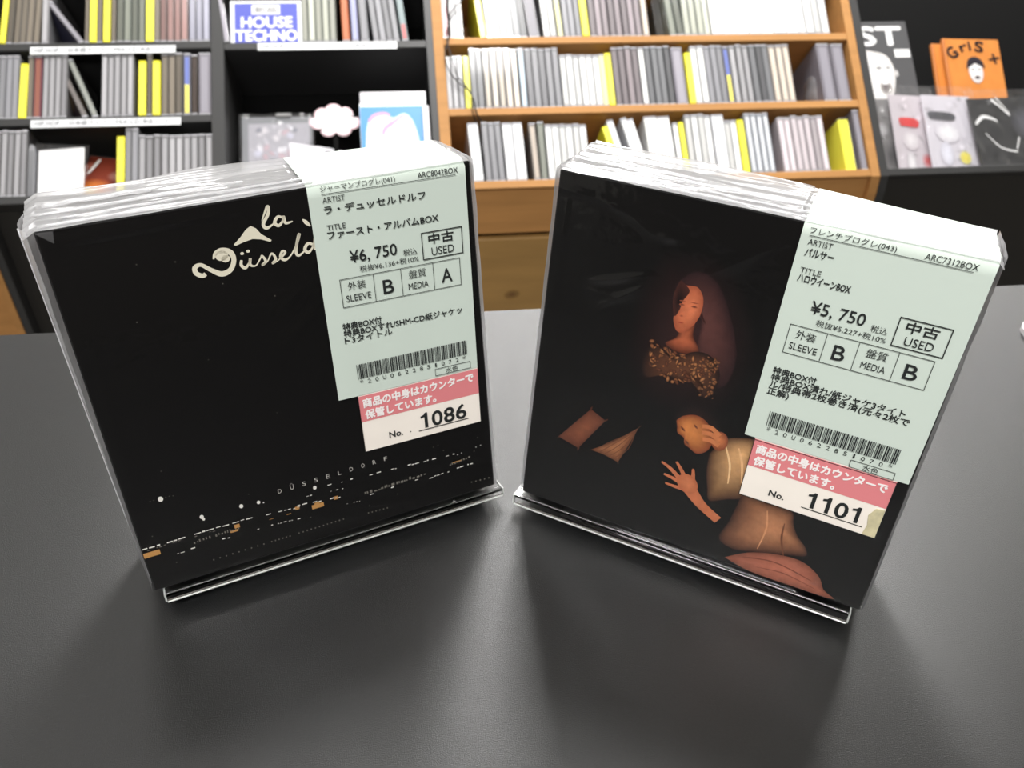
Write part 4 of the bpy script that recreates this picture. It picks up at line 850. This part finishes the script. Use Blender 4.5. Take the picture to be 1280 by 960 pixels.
def art_right(al, F):
    # a generic dark painterly cover: a standing figure in a shawl, a book, a second figure in cream cloth
    K = (9, 8, 8); f = lambda k: F(0.00012 + 0.00005*k)
    mb = MB()
    blob(mb, [(40, 118), (58, 120), (72, 106), (78, 84), (70, 62), (46, 58), (34, 74), (34, 100)], f(0), (60, 36, 36), K, rings=7, power=.6)
    blob(mb, [(46, 106), (52, 113), (60, 111), (67, 100), (72, 86), (70, 74), (62, 74), (58, 84), (57, 98), (52, 106)], f(1), (92, 56, 52), (40, 24, 26), rings=4)
    blob(mb, [(50.2, 107.5), (54, 107.8), (56.6, 104.5), (57, 99.5), (55.6, 94.5), (52.6, 90.6), (50.2, 90.2), (48.6, 92.6), (48.0, 95.2), (48.7, 97.5), (48.4, 101), (48.9, 105)], f(3), (212, 120, 82), (160, 82, 56), cen=(53.4, 99.5), power=1.8)
    blob(mb, [(51, 92.5), (55.5, 95), (56, 90), (59, 84.8), (53, 82.5), (47, 84.4), (50.4, 88)], f(2), (180, 96, 64), (84, 42, 30), power=1.4)
    blob(mb, [(48, 109), (51.6, 106), (50.2, 102), (49.6, 98.5), (48.4, 95.5), (47, 99), (46.6, 104)], f(4), (22, 14, 15), (70, 38, 32), rings=3)
    for x, y, rx, ry, c in ((50.1, 100.4, 1.0, .38, (60, 30, 28)), (54.3, 100.7, 1.2, .42, (56, 28, 26)), (50.7, 93.8, 1.35, .42, (142, 52, 46)), (50.6, 96.3, .7, .45, (140, 70, 50)), (54.3, 102.1, 1.6, .2, (110, 58, 44)), (50.1, 101.8, 1.2, .2, (110, 58, 44))):
        blob(mb, ell(x, y, rx, ry, 8, 0.08), f(5), c, (188, 102, 70), rings=2)
    mb.build('printed_figure', M_print, al)
    mb = MB(); R_ = random.Random(5)
    blob(mb, [(43, 84), (50, 80), (58, 84.5), (64, 84), (68, 78), (67, 70), (64, 68), (62, 76), (56, 72), (48, 72), (42, 69), (40, 76)], f(2.5), (96, 60, 42), (28, 19, 18), power=2)
    for k in range(120):
        t = R_.random(); x = 42 + 24*t; y = 84.5 - 2.5*math.sin(3.14*t) - R_.random()*(12 - 7*abs(t-.4))
        g_ = R_.choice([(150, 96, 60), (186, 126, 80), (112, 66, 44)]); blob(mb, ell(x, y, R_.uniform(.5, 1.5), R_.uniform(.3, .8), 7, R_.random()*3), f(3+R_.random()), g_, (52, 30, 24), rings=2)
    for k in range(40):
        t = R_.random(); x = 62 + 5.5*t; y = 84 - 16*R_.random(); blob(mb, ell(x, y, R_.uniform(.4, 1.0), R_.uniform(.3, .9), 6, 1), f(3+R_.random()), (150, 100, 64), (46, 28, 24), rings=2)
    mb.build('printed_shawl', M_print, al)
    mb = MB()
    blob(mb, [(12.6, 32.5), (12.6, 32.5), (24.0, 49.2), (24.0, 49.2), (30.4, 46.2), (30.4, 46.2), (21.4, 30.2), (21.4, 30.2)], f(1), (132, 78, 54), (92, 50, 36), power=1.5)
    blob(mb, [(26.4, 31.2), (26.4, 31.2), (35, 38.5), (43.6, 47.8), (43.6, 47.8), (41, 39), (38.1, 29.6), (38.1, 29.6), (32, 31)], f(2), (166, 110, 74), (96, 58, 40), power=1.5)
    for k in range(5): q = MB(); stroke(q, [(28 + 2.2*k, 31.6, .25), (33 + 2*k, 37, .25), (42.8, 46, .2)], f(3)); mb.add(q.v, q.f, 0, [rgb(104, 62, 42)]*len(q.v))
    mb.build('printed_book', M_print, al)
    mb = MB()
    blob(mb, [(55, 57), (60, 64), (68, 63), (73, 57), (70, 54), (62, 56), (58, 52)], f(1), (44, 28, 26), (18, 14, 14), rings=3)
    blob(mb, [(56.6, 55.6), (59, 58.4), (63.5, 60), (68, 58), (71, 52.5), (70, 47), (66.5, 44.4), (63.4, 45.8), (61.3, 46.8), (60.6, 49.3), (58.0, 50.6), (57.4, 53)], f(2), (206, 130, 72), (122, 60, 38), cen=(61, 53), power=1.8)
    for x, y, rx, ry in ((59.6, 52.9, 1.3, .5), (64.0, 55.4, 1.1, .45), (62.2, 47.8, 1.3, .5)): blob(mb, ell(x, y, rx, ry, 8, -.7), f(4), (66, 32, 26), (150, 84, 52), rings=2)
    q = MB()
    for s in ([(66.2, 56.4, 1.6), (69.5, 56.8, 1.7), (73, 54.5, 2)], [(66.6, 53.8, 1.6), (70, 54.2, 1.8), (73.4, 52.6, 2)], [(67.4, 51.2, 1.5), (70.4, 51.6, 1.8), (73.6, 50.6, 2)]): stroke(q, s, f(5))
    mb.add(q.v, q.f, 0, [rgb(196, 120, 76)]*len(q.v)); blob(mb, ell(73.4, 52.4, 3.0, 4.0), f(4.5), (190, 112, 70), (128, 66, 44))
    q = MB()                                       # raised hand and forearm
    for s in ([(54.6, 36.4, .9), (58.5, 34.6, 1.4), (62.4, 31.6, 1.9)], [(56.4, 31.4, .9), (60.0, 30.8, 1.4), (63.6, 29.8, 1.9)], [(57.6, 27.6, .8), (61, 27.4, 1.3), (65, 27.6, 1.8)], [(60.0, 38.4, .9), (62.4, 35.6, 1.4), (64.8, 32.0, 1.9)], [(66.6, 37.6, .9), (67.2, 34.4, 1.5), (67.4, 30.8, 2)],
              [(66, 29.6, 5.6), (70, 25.4, 4.6), (73.6, 22.4, 3.8), (80, 18.8, 3.6)]): stroke(q, s, f(6))
    mb.add(q.v, q.f, 0, [rgb(190, 110, 74)]*len(q.v)); blob(mb, ell(65.8, 30.4, 3.8, 4.4, 12, .7), f(6.5), (204, 124, 84), (178, 100, 66))
    mb.build('printed_hands', M_print, al)
    mb = MB()
    blob(mb, [(71, 46), (74.5, 53), (79, 56), (86, 56.5), (88, 46), (87, 33), (81, 29), (75, 26), (73, 32), (71.4, 39)], f(1), (224, 172, 118), (58, 34, 26), cen=(82, 50), power=1.1)
    blob(mb, [(86, 34), (96, 34), (104, 33), (106, 28), (108.5, 23.5), (112.5, 19.5), (113.4, 16), (108, 14), (97, 10.5), (88, 8), (82, 11), (84, 20)], f(1.5), (190, 130, 92), (56, 32, 26), cen=(101, 24), power=1.3)
    blob(mb, [(86, 3.0), (94, 9), (104, 12.5), (113, 13), (120, 9), (123, 4), (127, 1.2), (112, .6), (96, .6)], f(2.5), (178, 106, 84), (120, 70, 54), cen=(108, 7), power=2)
    for s, c in (([(76, 51, .5), (79, 44, .8), (80, 36, .4)], (236, 196, 146)), ([(80.5, 52, .5), (83, 46, .9), (84.6, 38, .4)], (228, 180, 130)), ([(96, 30, .4), (97.5, 22, .7), (96.5, 12, .3)], (206, 146, 104)), ([(103, 27, .4), (103.6, 20, .8), (106, 13, .4)], (110, 66, 46)), ([(92, 6, .4), (104, 8.6, .6), (118, 6, .4)], (122, 68, 52)), ([(98, 3.6, .3), (108, 5, .5), (120, 3, .3)], (132, 74, 58))):
        q = MB(); stroke(q, s, f(4)); mb.add(q.v, q.f, 0, [rgb(*c)]*len(q.v))
    mb.build('printed_drapery', M_print, al)

NOTES_L = [('特典BOX付', 19.3), ('特典BOXすれ/SHM-CD紙ジャケッ', 50.0), ('ト3タイトル', 22.7)]
NOTES_R = [('特典BOX付', 19.3), ('特典BOX潰れ/紙ジャケ3タイト', 48.2), ('ル/特典帯2枚巻き済(元々2枚で', 50.2), ('正解)', 12.4)]
album(-0.0676, 0.2240, 0.4552, 0.18028, 'left boxed album with black city-lights cover in a clear bag, price 6,750 yen', dict(
    stand_label='clear acrylic stand under the left black box with city lights', stand_dx=0.0028, lb=-0.0040, seed=1.3, lw=0.0040, rw=0.0010, puff=(0.0024, 0.0006, 0.0012), slant=0.012, lab_u=(79, 136),
    lab=(79.6, 137.6, math.radians(1.07)), shift=(0.0, 0.0), nshift=(0.0, 0.0), art=art_left, dot=True, outline=[(54.9, 79.4, 55.15, 103.0), (7.0, 79.3, 7.2, 103.2)],
    creases=[(62, 96, 77, 108, .25, 1.1), (63, 86, 77, 96, .22, 1.1), (2, 133.5, 60, 134.2, .35, 1.4), (4, 40, 7, 130, .25, 1.2), (70, 60, 78, 84, .15, 1.4)],
    ridges=[(0.01, 0.60, 0.0006, 0.1384, 0.00045), (0.05, 0.58, 0.0042, 0.1391, 0.0004), (0.0, 0.45, 0.0085, 0.1400, 0.0004), (0.02, 0.25, 0.016, 0.1405, 0.0007)],
    tri=[(0.2, -0.0016, 137.3), (5.2, -0.0013, 137.0), (4.6, -0.0016, 133.4)],
    text=dict(genre='ジャーマンプログレ(041)', code='ARC8042BOX', artist=('ラ・デュッセルドルフ', 39.6), title=('ファースト・アルバムBOX', 43.7), price='¥6, 750', net='税抜¥6,136+税10%', g1='B', g2='A', notes=NOTES_L, num='20U0622851072', store='1086')))
album(0.0680, 0.2227, -0.4244, 0.15343, 'right boxed album with dark painted-figures cover in a clear bag, price 5,750 yen', dict(
    stand_label='clear acrylic stand under the right box with painted figures', stand_dx=-0.0026, lb=-0.0052, seed=5.1, lw=0.0012, rw=0.0016, puff=(0.0028, -0.0002, 0.0006), slant=-0.010, lab_u=(81, 137),
    lab=(81.9, 137.5, math.radians(0.49)), shift=(-1.9, 0.75), nshift=(-3.4, 0.5), art=art_right, dot=False, outline=[(3.7, 79.4, 3.9, 103.6), (51.5, 79.4, 51.75, 103.6), (3.7, 103.4, 51.6, 103.6), (3.7, 79.3, 51.6, 79.5)],
    creases=[(0, 131.5, 16, 130.5, .35, 1.0), (16, 130.5, 27, 127.5, .5, .9), (27, 127.5, 36, 122.5, .5, .9), (36, 122.5, 46, 123.0, .4, .9), (16, 100, 38, 108, .35, .9), (20, 91, 36, 103, .3, .9), (14, 97, 30, 97.5, .25, .8), (4, 70, 4.5, 128, .3, 1.0), (56, 112, 80, 132, .2, 1.5)],
    ridges=[(0.0, 0.60, 0.0004, 0.1384, 0.00045), (0.12, 0.60, 0.0038, 0.1390, 0.0004), (0.22, 0.60, 0.0080, 0.1398, 0.0005), (0.02, 0.35, 0.0120, 0.1400, 0.0005)],
    stain=[(48.6, 91.5), (51.4, 91.2), (51.5, 103.2), (47.2, 103.3), (47.8, 99), (47.0, 95)],
    text=dict(genre='フレンチプログレ(043)', code='ARC7312BOX', artist=('パルサー', 13.2), title=('ハロウイーンBOX', 20.6), price='¥5, 750', net='税抜¥5,227+税10%', g1='B', g2='B', notes=NOTES_R, num='20U0622851070', store='1101')))
